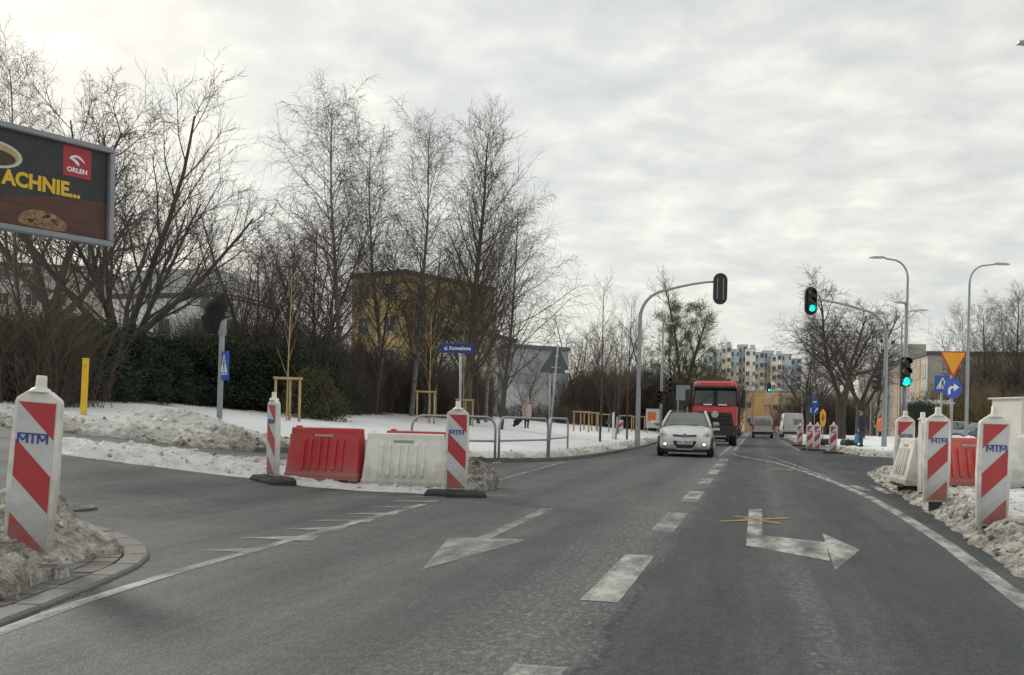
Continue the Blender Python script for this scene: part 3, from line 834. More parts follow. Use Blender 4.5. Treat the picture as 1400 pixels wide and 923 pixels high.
hazard_board(1358, 10.0, gr, 'large striped board with scratched face standing alone on the snow bank', '/', -3, (0, .6), foot=False, lift=.03)
hazard_board(1281, 12.7, lambda a, b_: gr(a, b_) + .07, 'striped board on the snow bank next to the red barrier', '/', -3, (0, .4), foot=False, lift=.03)
hazard_board(1236, 16.6, lambda a, b_: gr(a, b_) + .08, 'striped board behind the narrow white barrier end', '/', -2, (0, .8), foot=False, lift=.03)
hazard_board(1262, 15.0, gr, 'board seen edge on with slanting white side', '/', 78, (0, 2), foot=False, lift=.03)
gb = 'row of striped boards along the far snow bank'
for (u, Z, lb) in ((1139, 41, 'striped board nearest the waiting man'), (1117, 45, 'front board of the overlapping pair'), (1107, 46, 'rear board of the overlapping pair'), (1093.5, 55, 'striped board beside the white high van')):
    hazard_board(u, Z, gr, lb + ' on far snow bank', '/', -8, (0, 1), foot=True, lift=.1, group=gb)

def barrier(name, loc, rotz, mat, label, W=1.25, H=.82, rz2=0.):
    t = thing(name, label, 'barrier', loc, rotz)
    m = MB()
    def ring(z, w, d): return [Vector((-w, -d, z)), Vector((w, -d, z)), Vector((w, d, z)), Vector((-w, d, z))]
    hw = W / 2
    m.loft([ring(.04, hw, .235), ring(.13, hw, .235), ring(.155, hw * .985, .215), ring(H - .09, hw * .93, .10), ring(H - .02, hw * .93, .095), ring(H, hw * .92, .085)])
    # side pockets stand proud as three ribs on both faces
    b = m.build('shell', mat, t)
    bv = b.modifiers.new('edge', 'BEVEL'); bv.width = .014; bv.segments = 2; bv.limit_method = 'ANGLE'
    for s in (-1, 1):
        for k in (-1, 0, 1):
            r = MB()
            z0, z1 = .21, H - .17
            def face(z, o): return s * (.215 + (z - .155) / (H - .09 - .155) * (.10 - .215)) + s * o
            for cx in (-.058, .058):
                x0 = k * .26 + cx
                q = []
                for z, oo in ((z0 - .02, -.01), (z0, .030), (z1, .030), (z1 + .03, -.01)):
                    q.append([Vector((x0 - .022, face(z, oo), z)), Vector((x0 + .022, face(z, oo), z)), Vector((x0 + .028, face(z, -.02), z)), Vector((x0 - .028, face(z, -.02), z))])
                r.loft(q)
            r.build('rib', mat, t)
        f = MB(); z0, z1 = .165, H - .12
        def face(z, o): return s * (.215 + (z - .155) / (H - .09 - .155) * (.10 - .215)) + s * o
        MB().box((0, face(H - .115, .004), H - .115), (.30, .02, .035)).build('label_plate', M('grey_label', (.35, .35, .33), .6), t)
    for sx in (-.3, .3): MB().box((sx, 0, .035), (.30, .478, .055)).build('fork_slot', SBLACK, t)
    MB().bbox((-hw * .99, 0, .42), (.05, .09, .60), .015).build('coupling', mat, t)
    MB().lathe([(.05, H - .005), (.05, H + .018), (.04, H + .024)], 12, (-.4 * W, 0, 0)).build('filler_cap', mat, t)
    return t
def bar_at(u, Z, dz, rz, *a, **k):
    x, y = spot(u, Z); return barrier(a[0], (x, y, float(zt(x)) + dz), YAW + R_(rz), *a[1:], **k)
bar_at(449, 14.9, .02, -17, 'road_barrier', RPLAS, 'clean red plastic barrier beside the sideways striped board', W=1.2)
bar_at(556, 14.6, .01, -13, 'road_barrier', M('stained_white_plastic', (.80, .80, .765), .5, var=.06, dirt=(.42, .40, .34), damt=.5, dscale=3, splash=.3), 'stained white plastic barrier in front of the railing', W=1.22)
bar_at(572, 15.9, .03, -30, 'road_barrier', RPLAS, 'red plastic barrier mostly hidden behind the stained white barrier', W=1.2)
x, y = spot(1249, 16.0)
barrier('road_barrier', (x, y, gr(x, y) + .03), YAW + R_(80), M('grubby_white_plastic', (.76, .74, .67), .55, var=.1, dirt=(.33, .28, .2), damt=.7, dscale=3, splash=.3), 'white plastic barrier seen end on between the striped boards', W=1.2, H=.78)
x, y = spot(1322, 15.6)
barrier('road_barrier', (x, y, gr(x, y) - .06), YAW + R_(6), RPLAS2, 'faded red plastic barrier on the snow', W=1.2, H=.80)
x, y = spot(1425, 15.0)
barrier('road_barrier', (x, y, gr(x, y) - .06), YAW + R_(4), WPLAS, 'white plastic barrier next to the faded red one', W=1.25, H=.80)

# ---- traffic signals
def signal_head(parent, c, rotz=0., lit=None, h=1.02, w=.34, board=False, back=False, bh=.0, edge=True):
    x, y, z = c
    m = MB().bbox((0, 0, 0), (w, .20, h), .03)
    o = m.build('signal_head', BLACKP, parent, c, (0, 0, rotz))
    for k in range(3):
        zz = (1 - k) * h / 3
        MB().lathe([(w * .40, -.115), (w * .38, -.125), (w * .20, -.14), (.001, -.143)], 20, (0, 0, zz), 'Y').build('lens', GREENL if lit == k else DARKL, o)
        v = MB()
        P = [Vector((w * .43 * math.cos(a), 0, zz + w * .43 * math.sin(a))) for a in [R_(-20 + 22 * i) for i in range(11)]]
        v.add([p + Vector((0, -.10, 0)) for p in P] + [p + Vector((0, -.30, .0)) for p in P], [(i, i + 1, i + 12, i + 11) for i in range(10)])
        v.build('visor', BLACKP, o)
    if board:
        r = w * .9; hh = h / 2 + .17 - r
        pts = disc_pts(0, hh, r, n=14, a0=0, a1=math.pi) + disc_pts(0, -hh, r, n=14, a0=math.pi, a1=2 * math.pi)
        MB().prism(pts, .06, .09).build('backboard', BLACKP, o)
        pin = [(px * .93, pz * .965) for px, pz in pts]
        e = MB(); n = len(pts)
        e.add([Vector((px, .058, pz)) for px, pz in pts] + [Vector((px, .058, pz)) for px, pz in pin], [(i, (i + 1) % n, (i + 1) % n + n, i + n) for i in range(n)])
        e.build('white_border', SWHITE, o)
        if back:
            for sx in (-.13, .13): MB().box((sx, .102, .0), (.025, .02, h * .9)).build('bracket', GALV, o)
    return o
def mast(name, label, u, Z, zf, ztop, arm_px, zhead, rarm, lit=None, back=False, group=None, sidehead=True):
    x, y = spot(u, Z); g = zf(x, y)
    t = thing(name, label, 'traffic light', (x, y, g - .05), YAW)
    zt2 = ztop - g + .05; reach = arm_px / FOC * Z; s = 1 if reach > 0 else -1; a = abs(reach)
    pts = [(0, 0, 0), (0, 0, .02), (0, 0, 1.2), (0, 0, zt2 * .5), (0, 0, zt2 - 1.7)]
    for k in range(1, 9):
        th = R_(90 * k / 9); pts.append((s * 1.25 * (1 - math.cos(th)) * (a / 3.4), 0, zt2 - 1.7 + 1.25 * math.sin(th)))
    x0, z0 = pts[-1][0], pts[-1][2]
    for k in range(1, 5): f = k / 4; pts.append((x0 + (s * a - x0) * f, 0, z0 + .45 * (1 - (1 - f) ** 1.6)))
    n = len(pts)
    MB().tube(pts, [.125, .125, .105, .095, .085] + [.075 - .003 * k for k in range(n - 5)], 12).build('mast', GREYP, t, smooth=True)
    MB().lathe([(.2, -.02), (.2, .05), (.14, .08)], 16).build('base_plate', GALV, t)
    signal_head(t, (s * a, .0 if back else -.16, zhead - g + .05), math.pi if back else 0, lit, board=True, back=back)
    if sidehead: signal_head(t, (.0 - .0 + (.30 if back else -.28), .0, 3.0), R_(90 if back else 250), None, h=.75, w=.26)
    return t
mast('traffic_signal', 'grey curved signal mast with backs of signals over the oncoming cars', 872, 43, gl, 7.3, 108, 6.95, 1.2, back=True)
mast('traffic_signal', 'grey curved signal mast with lit green light over the road', 1209, 45.5, gr, 6.95, -105, 6.82, 1.2, lit=2)
# small cameras on the right-hand mast
x, y = spot(1209, 45.5)
tcam = thing('traffic_camera', 'pair of small black cameras on a bracket of the right hand signal mast', 'camera', (x, y, 4.75), YAW)
MB().tube([(-.12, 0, 0), (.0, 0, .0), (.28, 0, .24)], .018, 6).build('bracket', GALV, tcam)
MB().lathe([(.03, -.1), (.075, -.06), (.08, .04), (.04, .09)], 12, (.30, 0, .28), 'Y').build('housing', BLACKP, tcam)
MB().lathe([(.03, -.1), (.075, -.06), (.08, .04), (.04, .09)], 12, (-.22, 0, .34), 'Y').build('housing', BLACKP, tcam)
MB().tube([(0, 0, .1), (-.22, 0, .34)], .016, 6).build('bracket', GALV, tcam)

def lamp_post(label, u, Z, zf, ztop, arm, shape='curve', r=.085, group='street lamps'):
    x, y = spot(u, Z); g = zf(x, y)
    t = thing('street_lamp', label, 'street lamp', (x, y, g - .05), YAW, group)
    h = ztop - g + .05; s = 1 if arm > 0 else -1; a = abs(arm)
    pts = [(0, 0, 0), (0, 0, h * .45)]; rad = [r, r * .85]
    if shape == 'curve':
        pts.append((0, 0, h - .9)); rad.append(r * .6)
        for k in range(1, 7):
            th = R_(90 * k / 6); pts.append((s * .75 * (1 - math.cos(th)), 0, h - .9 + .85 * math.sin(th))); rad.append(r * .5)
        pts.append((s * a * .72, 0, h)); rad.append(r * .42)
    else:
        pts += [(0, 0, h)]; rad += [r * .6]
    MB().tube(pts, rad, 10).build('pole', GREYP, t, smooth=True)
    MB().lathe([(r * 1.7, -.0), (r * 1.7, .05), (r * 1.1, .09)], 14).build('base_plate', GALV, t)
    hx = s * a * .72 if shape == 'curve' else 0
    hd = MB().loft([[Vector((hx + s * dx, wy, h + dz)) for wy, dz in ((-w, 0), (w, 0), (w * .6, th), (-w * .6, th))] for dx, w, th in ((-.02, .05, .06), (.1, .13, .09), (.5, .14, .08), (.72, .09, .04))])
    hd.build('lamp_head', GALV, t)
    MB().box((hx + s * .36, 0, h - .006), (.34, .18, .010)).build('lamp_glass', M('lamp_glass', (.5, .5, .48), .2), t)
    return t
lamp_post('tall curved street lamp behind the right hand lit signal, arm over the road', 1236.5, 46, gr, 8.95, -1.5)
lamp_post('tall curved street lamp turned away from the road by the parked cars', 1321, 47, gr, 8.95, 1.6)
lamp_post('distant curved street lamp between the two taller ones', 1230, 72, gr, 9.7, 1.6)
lamp_post('far small street lamp behind the curved green signal mast', 1190, 110, gr, 12.6, 2.0)
lamp_post('slim grey street lamp among the birches behind the street name sign', 595, 56, gl, 7.0, .9, 'straight', .07)
lamp_post('straight grey lamp post carrying black signals beside the mistletoe tree', 903.5, 60, gl, 7.1, .9, 'straight', .10)
lamp_post('street lamp standing outside the junction with its arm over the verge', 1484, 21.5, gr, 9.45, -1.3)
# signals hanging on that straight lamp post
x, y = spot(906, 59.6)
ts = thing('pedestrian_signal', 'cluster of black signal heads strapped to the straight lamp post', 'traffic light', (x, y, 2.2), YAW)
signal_head(ts, (.16, -.2, 1.15), R_(30), None, h=1.0, w=.32)
signal_head(ts, (-.10, -.2, .45), R_(-40), None, h=.75, w=.30)
MB().tube([(-.1, 0, .4), (-.1, -.15, .4)], .02, 6).build('bracket', GALV, ts); MB().tube([(-.1, .05, 1.1), (.14, -.15, 1.1)], .02, 6).build('bracket', GALV, ts)
# near right signal on its own thick post with small lamp on top
x, y = spot(1235.5, 37)
g = gr(x, y)
tn = thing('traffic_signal', 'lit green signal on a thick straight grey post behind the striped board', 'traffic light', (x, y, g - .05), YAW)
MB().tube([(0, 0, 0), (0, 0, 3.2), (0, 0, 5.85 - g)], [.09, .075, .065], 12).build('post', GREYP, tn, smooth=True)
MB().lathe([(.17, -.0), (.17, .05), (.1, .09)], 14).build('base_plate', GALV, tn)
signal_head(tn, (-.08, -.22, 3.05), 0, 2, h=1.08, w=.36)
for zz in (2.7, 3.4): MB().box((-.04, -.1, zz), (.05, .16, .05)).build('bracket', GALV, tn)
MB().loft([[Vector((-.02 - dx, wy, 5.78 - g + .10 * dx + dz)) for wy, dz in ((-w, 0), (w, 0), (w * .6, th), (-w * .6, th))] for dx, w, th in ((-.05, .05, .06), (.08, .11, .08), (.30, .11, .06), (.42, .07, .03))]).build('lamp_head', GALV, tn)

# wrapped signal on its post, left
x, y = spot(300, 25.5); g = gl(x, y)
tw = thing('wrapped_signal', 'signal post with its head wrapped in black bag on the dirty snow heap', 'traffic light', (x, y, g - .1), YAW)
MB().tube([(0, 0, 0), (.02, 0, 2.4), (.02, 0, 2.42)], .072, 12).build('post', GREYP, tw, smooth=True)
MB().tube([(.025, 0, 2.40), (.03, 0, 2.98)], .105, 12).build('post_head', GREYP, tw, smooth=True)
rg = random.Random(3)
rings = []
for k in range(11):
    f = k / 10; z = 2.42 + 1.05 * f
    r = (.10 + .17 * math.sin(math.pi * min(1, f * 1.05)) ** .7) * (1 if f < .85 else (1 - (f - .85) * 4.5))
    rings.append([Vector((-.22 + .25 * f * f + r * math.cos(a) * (1 + .30 * rg.uniform(-1, 1)), -.02 + r * 1.1 * math.sin(a) * (1 + .30 * rg.uniform(-1, 1)), z)) for a in [2 * math.pi * i / 12 for i in range(12)]])
bg_ = MB().loft(rings).build('black_bag', M('bin_bag', (.008, .009, .010), .85, var=.3, scale=10, bump=.6, bscale=14), tw, smooth=True)
MB().lathe([(.17, -.03), (.17, .03)], 14, (-.42, .08, 3.2), 'Y').build('covered_disc', SIGNBACK, tw)

# ---- signs
def ped_sign(parent, w, y, flip=1):
    h = w
    poly_flat('sign_plate', [(-w / 2, -h / 2), (w / 2, -h / 2), (w / 2, h / 2), (-w / 2, h / 2)], y, SBLUE, parent, .012)
    poly_flat('white_triangle', [(-w * .40, -h * .30), (w * .40, -h * .30), (0, h * .42)], y - .013, SWHITE, parent)
    m = MB()
    def st(a, b_, t): 
        a, b_ = Vector(a) * w, Vector(b_) * w; d = (b_ - a).normalized(); n = Vector((-d.y, d.x)) * t * w / 2
        m.prism([(p.x * flip, p.y) for p in (a + n, b_ + n, b_ - n, a - n)], y - .018, y - .0155)
    m.prism([(px, pz) for px, pz in disc_pts(.02 * w * flip, .22 * w, .045 * w, n=12)], y - .018, y - .0155)
    st((.02, .17), (-.01, 0), .09); st((-.01, .02), (-.10, -.19), .045); st((0, .02), (.07, -.06), .05); st((.07, -.05), (.06, -.19), .045)
    st((.02, .15), (-.09, .05), .035); st((.03, .15), (.11, .06), .035)
    m.build('walking_figure', SBLACK, parent)
    for k in range(4): poly_flat('crossing_bar', [(-.30 * w + k * .16 * w, -.27 * w), (-.20 * w + k * .16 * w, -.27 * w), (-.18 * w + k * .16 * w, -.22 * w), (-.28 * w + k * .16 * w, -.22 * w)], y - .0155, SBLACK, parent)
x, y = spot(308, 25.3); g = gl(x, y)
tp = thing('pedestrian_sign', 'narrow angled blue crossing sign on the wrapped signal post', 'sign', (x, y, g + 1.52), YAW + R_(-56))
ped_sign(tp, .74, -.05)
MB().tube([(-.25, .0, -.1), (.0, -.04, -.1)], .02, 6).build('bracket', GALV, tp)
# street name
x, y = spot(628.5, 23.6); g = gl(x, y)
tn2 = thing('street_name_sign', 'dark blue street name plate on a slim grey pole behind the railing', 'sign', (x, y, g - .06), YAW)
MB().tube([(0, 0, 0), (0, 0, 2.66)], .032, 10).build('pole', GALV, tn2, smooth=True)
zc = 1.05 + (hz(624) - 476.5) / FOC * 23.6 - g + .06
NAVY = M('sign_navy', (.012, .03, .20), .4, var=.05)
MB().prism([(-.49, zc - .115), (.31, zc - .115), (.31, zc + .115), (-.49, zc + .115)], -.045, -.035).build('name_plate', NAVY, tn2)
for (a, b_, c, d) in ((-.485, zc - .11, .79, .010), (-.485, zc + .10, .79, .010)): MB().box((a + c / 2, -.0465, b_ + d / 2), (c, .002, d)).build('border', SBLUE, tn2)
ob('lettering', text_mesh('ul. Konwaliowa', .125, .0035, SWHITE, .82), tn2, (-.09, -.048, zc))
# back of warning triangle
x, y = spot(756, 31); g = gl(x, y)
tb = thing('warning_sign', 'grey back of a leaning triangular warning sign with small white sticker', 'sign', (x - .1, y, g - .08), YAW)
tb.rotation_euler = (0, R_(3.2), YAW)
MB().tube([(-.02, 0, 0), (.02, 0, 3.36)], .034, 10).build('pole', GALV, tb, smooth=True)
tri = [(-.46, 2.47), (.44, 2.47), (.47, 2.50), (.03, 3.33), (-.04, 3.33), (-.49, 2.50)]
MB().prism(tri, .035, .050).build('sign_plate', SIGNBACK, tb)
MB().box((.36, .030, 2.55), (.13, .004, .09)).build('sticker', SWHITE, tb)
for zz in (2.65, 3.0): MB().box((.01, .025, zz), (.30 if zz < 2.8 else .15, .015, .04)).build('clamp', GALV, tb)
x, y = spot(751, 31.4)
MBp = thing('sign_post', 'thin bare grey post just left of the leaning warning sign', 'post', (x, y, gl(x, y) - .08), YAW)
MB().tube([(0, 0, 0), (0, 0, 2.5)], .022, 8).build('pole', GALV, MBp, smooth=True)
MB().lathe([(.030, 2.46), (.030, 2.52), (.01, 2.53)], 10).build('cap', SBLACK, MBp)
# yield + mandatory turn + crossing sign, right
x, y = spot(1300, 22.5); g = gr(x, y)
ty = thing('yield_sign', 'amber inverted triangle above a round blue turn right arrow on one pole', 'sign', (x, y, g - .06), YAW)
Zs = 22.5
def zpx(u, v, Z): return at(u, v, Z).z
zo = g - .06
MB().tube([(0, 0, 0), (0, 0, zpx(1300, 490, Zs) - zo)], .034, 10).build('pole', GALV, ty, smooth=True)
z1, z0 = zpx(1299, 481, Zs) - zo, zpx(1299, 515, Zs) - zo
w = 34.5 / FOC * Zs / 2
MB().prism([(-w, z1 - .03), (-w + .03, z1), (w - .03, z1), (w, z1 - .03), (.03, z0), (-.03, z0)], -.052, -.040).build('red_border', SRED, ty)
MB().prism([(-w * .93, z1 - .022), (w * .93, z1 - .022), (0, z0 + .042)], -.056, -.0525).build('amber_face', SYEL, ty)
zc = zpx(1299, 531, Zs) - zo; r = 12.2 / FOC * Zs
MB().prism(disc_pts(0, zc, r * 1.02, r * 1.15, 32), -.060, -.045).build('blue_disc', M('disc_blue', (.045, .085, .42), .4, var=.05), ty)
ar = [(-.55, -.62), (-.28, -.62), (-.28, -.18), (-.18, -.02), (.10, 0), (.10, -.30), (.66, .10), (.10, .52), (.10, .24), (-.25, .22), (-.48, .05), (-.55, -.2)]
MB().prism([(a * r, zc + b_ * r * 1.1) for a, b_ in ar], -.064, -.0605).build('white_arrow', SWHITE, ty)
for zz in (zc, (z1 + z0) / 2 + .1): MB().box((0, -.038, zz), (.09, .03, .05)).build('clamp', GALV, ty)
x, y = spot(1286, 30); g = gr(x, y)
tp2 = thing('pedestrian_sign', 'square blue crossing sign partly behind the round turn arrow', 'sign', (x, y, g - .06), YAW + R_(4))
zc = zpx(1286, 525, 30) - g + .06
pe = bpy.data.objects.new('sign_face', None); COL.objects.link(pe); pe.parent = tp2; pe.location = (0, 0, zc)
for o in list(COL.objects): pass
ped_sign(pe, .50, -.04)
MB().tube([(0, 0, 0), (0, 0, zc + .2)], .030, 10).build('pole', GALV, tp2, smooth=True)
# far signs
def far_sign(name, label, u, v0, v1, wpx, Z, parts, pole=True):
    x, y = spot(u, Z); g = gr(x, y)
    t = thing(name, label, 'sign', (x, y, g - .05), YAW)
    za, zb = zpx(u, v1, Z) - g + .05, zpx(u, v0, Z) - g + .05; w = wpx / FOC * Z
    MB().tube([(0, 0, 0), (0, 0, zb - .05)], .04, 8).build('pole', GALV, t, smooth=True)
    parts(t, w, za, zb); return t
def blue_pair(t, w, a, b_):
    m = (a + b_) / 2 - .05
    MB().prism([(-w / 2, m + .05), (w / 2, m + .05), (w / 2, b_), (-w / 2, b_)], -.06, -.045).build('upper_plate', SBLUE, t)
    MB().prism([(-w * .85, a), (w / 2, a), (w / 2, m), (-w * .85, m)], -.06, -.045).build('lower_plate', SBLUE, t)
    MB().box((.0, -.062, (m + b_) / 2 + .02), (w * .5, .003, .12)).build('white_mark', SWHITE, t)
    MB().box((-w * .55, -.062, (a + m) / 2), (.07, .003, (m - a) * .6)).build('white_mark', SWHITE, t)
    MB().prism([(-.05, a + .12), (.05, a + .12), (.2, m - .22), (.30, m - .20), (.18, m - .08), (.06, m - .2), (.1, m - .2)], -.063, -.061).build('white_mark', SWHITE, t)
far_sign('lane_sign', 'pair of blue plates on a pole left of the bare spreading tree', 1113, 544, 566, 9.5, 78, blue_pair)
def amber(t, w, a, b_):
    MB().prism([(0, b_), (w / 2, b_ - .25), (w / 2, a + .3), (.1, a), (-.1, a), (-w / 2, a + .3), (-w / 2, b_ - .25)], -.06, -.045).build('amber_plate', SYEL, t)
    MB().prism([(-w * .2, a + .35), (w * .1, a + .35), (w * .28, b_ - .6), (0, b_ - .25), (-w * .28, b_ - .6)], -.064, -.061).build('brown_mark', M('sign_brown', (.25, .11, .02), .6), t)
far_sign('detour_sign', 'orange temporary sign right of the blue plates', 1124.5, 559, 583, 8, 66, amber)
def chevron(t, w, a, b_):
    MB().prism([(-w / 2, a), (w / 2, a), (w / 2, b_), (-w / 2, b_)], -.06, -.045).build('white_plate', WSHEET, t)
    h = (b_ - a); m = (a + b_) / 2
    for k in range(3):
        c = -w * .33 + k * w * .31
        MB().prism([(c - .12 * w, m), (c + .04 * w, b_ - .04), (c + .18 * w, b_ - .04), (c + .02 * w, m), (c + .18 * w, a + .04), (c + .04 * w, a + .04)], -.064, -.061).build('red_chevron', RSHEET, t)
x, y = spot(1066, 118); t = thing('chevron_board', 'low red and white chevron board between the two vans', 'sign', (x, y, .02), YAW)
chevron(t, 2.0, .25, 1.1)
for sx in (-.8, .8): MB().box((sx, 0, .3), (.06, .06, .62)).build('leg', GALV, t)
# yellow gas marker post
x, y = spot(114, 22.3); g = gl(x, y)
t = thing('marker_post', 'bright yellow marker post leaning slightly on the snow lawn', 'post', (x, y, g - .05), YAW); t.rotation_euler = (0, R_(1.3), YAW)
MB().bbox((0, 0, .64), (.125, .09, 1.36), .012).build('post', YPOST, t)
MB().box((0, -.047, 1.16), (.10, .004, .10)).build('plate', M('yellow_plate', (.62, .40, .02), .5), t)
MB().bbox((0, 0, 1.325), (.135, .10, .03), .008).build('cap', YPOST, t)

# ---- railings
def railing(label, a, b_, h=1.1, r=.030):
    A, B = Vector(a), Vector(b_); L_ = (B - A).length; c = (A + B) / 2
    g = min(gl(A.x, A.y), gl(B.x, B.y))
    t = thing('railing', label, 'railing', (c.x, c.y, g - .08), math.atan2((B - A).y, (B - A).x), 'tubular street railings at the corner')
    hw = L_ / 2 - .06; R2 = .28; h += .08
    pts = [(-hw, 0, 0), (-hw, 0, h - R2)] + [(-hw + R2 - R2 * math.cos(R_(15 * k)), 0, h - R2 + R2 * math.sin(R_(15 * k))) for k in range(1, 7)]
    pts += [(-x_, y_, z_) for x_, y_, z_ in pts[::-1]]
    MB().tube(pts, r, 10).build('hoop', GALV, t, smooth=True)
    MB().tube([(-hw, 0, h * .52), (hw, 0, h * .52)], r * .85, 10).build('mid_rail', GALV, t, smooth=True)
    for s in (-1, 1): MB().lathe([(.07, 0), (.07, .10), (.05, .11)], 12, (s * hw, 0, 0)).build('foot', GALV, t)
railing('longest tubular railing behind the upright striped board', spot(560, 22.8), spot(681, 23.6))
railing('middle tubular railing next to the street corner', spot(681.5, 23.8), spot(750.5, 26.8))
railing('short tubular railing at the foot of the leaning warning sign', spot(751, 27.0), spot(777, 30.5))

# ---- tree stakes
def stake_frame(label, u, Z, w=.75, h=1.55, rz=0.):
    x, y = spot(u, Z); g = gl(x, y)
    t = thing('stake_frame', label, 'tree support', (x, y, g - .08), YAW + R_(rz), 'wooden support frames around young trees')
    r = w / 2
    P = [(-r, -r * .5), (r, -r * .5), (.05, r * .9)]
    for px, py in P: MB().tube([(px, py, 0), (px, py, h + .08)], .042, 8).build('post', WOOD, t, smooth=True)
    for k in range(3):
        a, b_ = P[k], P[(k + 1) % 3]
        d = Vector((b_[0] - a[0], b_[1] - a[1])).normalized() * .09
        MB().tube([(a[0] - d.x, a[1] - d.y, h + .03), (b_[0] + d.x, b_[1] + d.y, h + .03)], .038, 8).build('rail', WOOD, t, smooth=True)
    return t
stake_frame('pale wooden support frame beside the green shrub at the hedge', 393, 33, .78, 1.45, 10)
stake_frame('wooden support frame seen above the longest railing', 583, 45, .80, 1.45, -8)
stake_frame('smaller wooden support frame behind the street name pole', 635, 48, .75, 1.3, 6)
for i, (u, Z, rz, lb) in enumerate(((794, 60, 4, 'left of the nearest slim tree'), (808, 66, -5, 'directly behind the nearest slim tree'), (823, 70, 8, 'just right of the nearest slim tree'), (856, 78, -12, 'behind the second slim tree'), (873, 82, 2, 'behind the curved signal mast'))):
    stake_frame('wooden support frame ' + lb + ' by the road', u, Z, .9, 1.25, rz)
# ---- posts at the left verge
for (u, Z, h, m_, lb) in ((838.5, 51, 1.35, SWHITE, 'white slim marker post between the roadside slim trees'), (842, 50, 1.15, GREYP, 'grey leaning bollard between the roadside slim trees')):
    x, y = spot(u, Z); t = thing('bollard', lb, 'bollard', (x, y, gl(x, y) - .05), YAW); t.rotation_euler = (0, R_(4 if m_ is GREYP else 0), YAW)
    MB().tube([(0, 0, 0), (0, 0, h)], .055, 10).build('post', m_, t, smooth=True); MB().lathe([(.06, h), (.05, h + .04), (.02, h + .05)], 10).build('cap', m_, t)
for (u, Z, lb) in ((833, 68, 'small grey triangular sign back behind the slim markers'), (847.5, 66, 'low red and white board behind the slim markers')):
    x, y = spot(u, Z); t = thing('temporary_sign', lb, 'sign', (x, y, gl(x, y) - .05), YAW)
    if 'triangular' in lb: MB().prism([(-.3, .6), (.3, .6), (0, 1.15)], -.02, 0).build('sign_plate', SIGNBACK, t)
    else:
        MB().prism([(-.22, .25), (.22, .25), (.22, 1.0), (-.22, 1.0)], -.02, 0).build('sign_plate', WSHEET, t); MB().prism([(-.2, .4), (.2, .65), (.2, .9), (-.2, .62)], -.024, -.021).build('stripe', RSHEET, t)
    MB().box((0, .01, .35), (.05, .02, .8)).build('post', GALV, t)

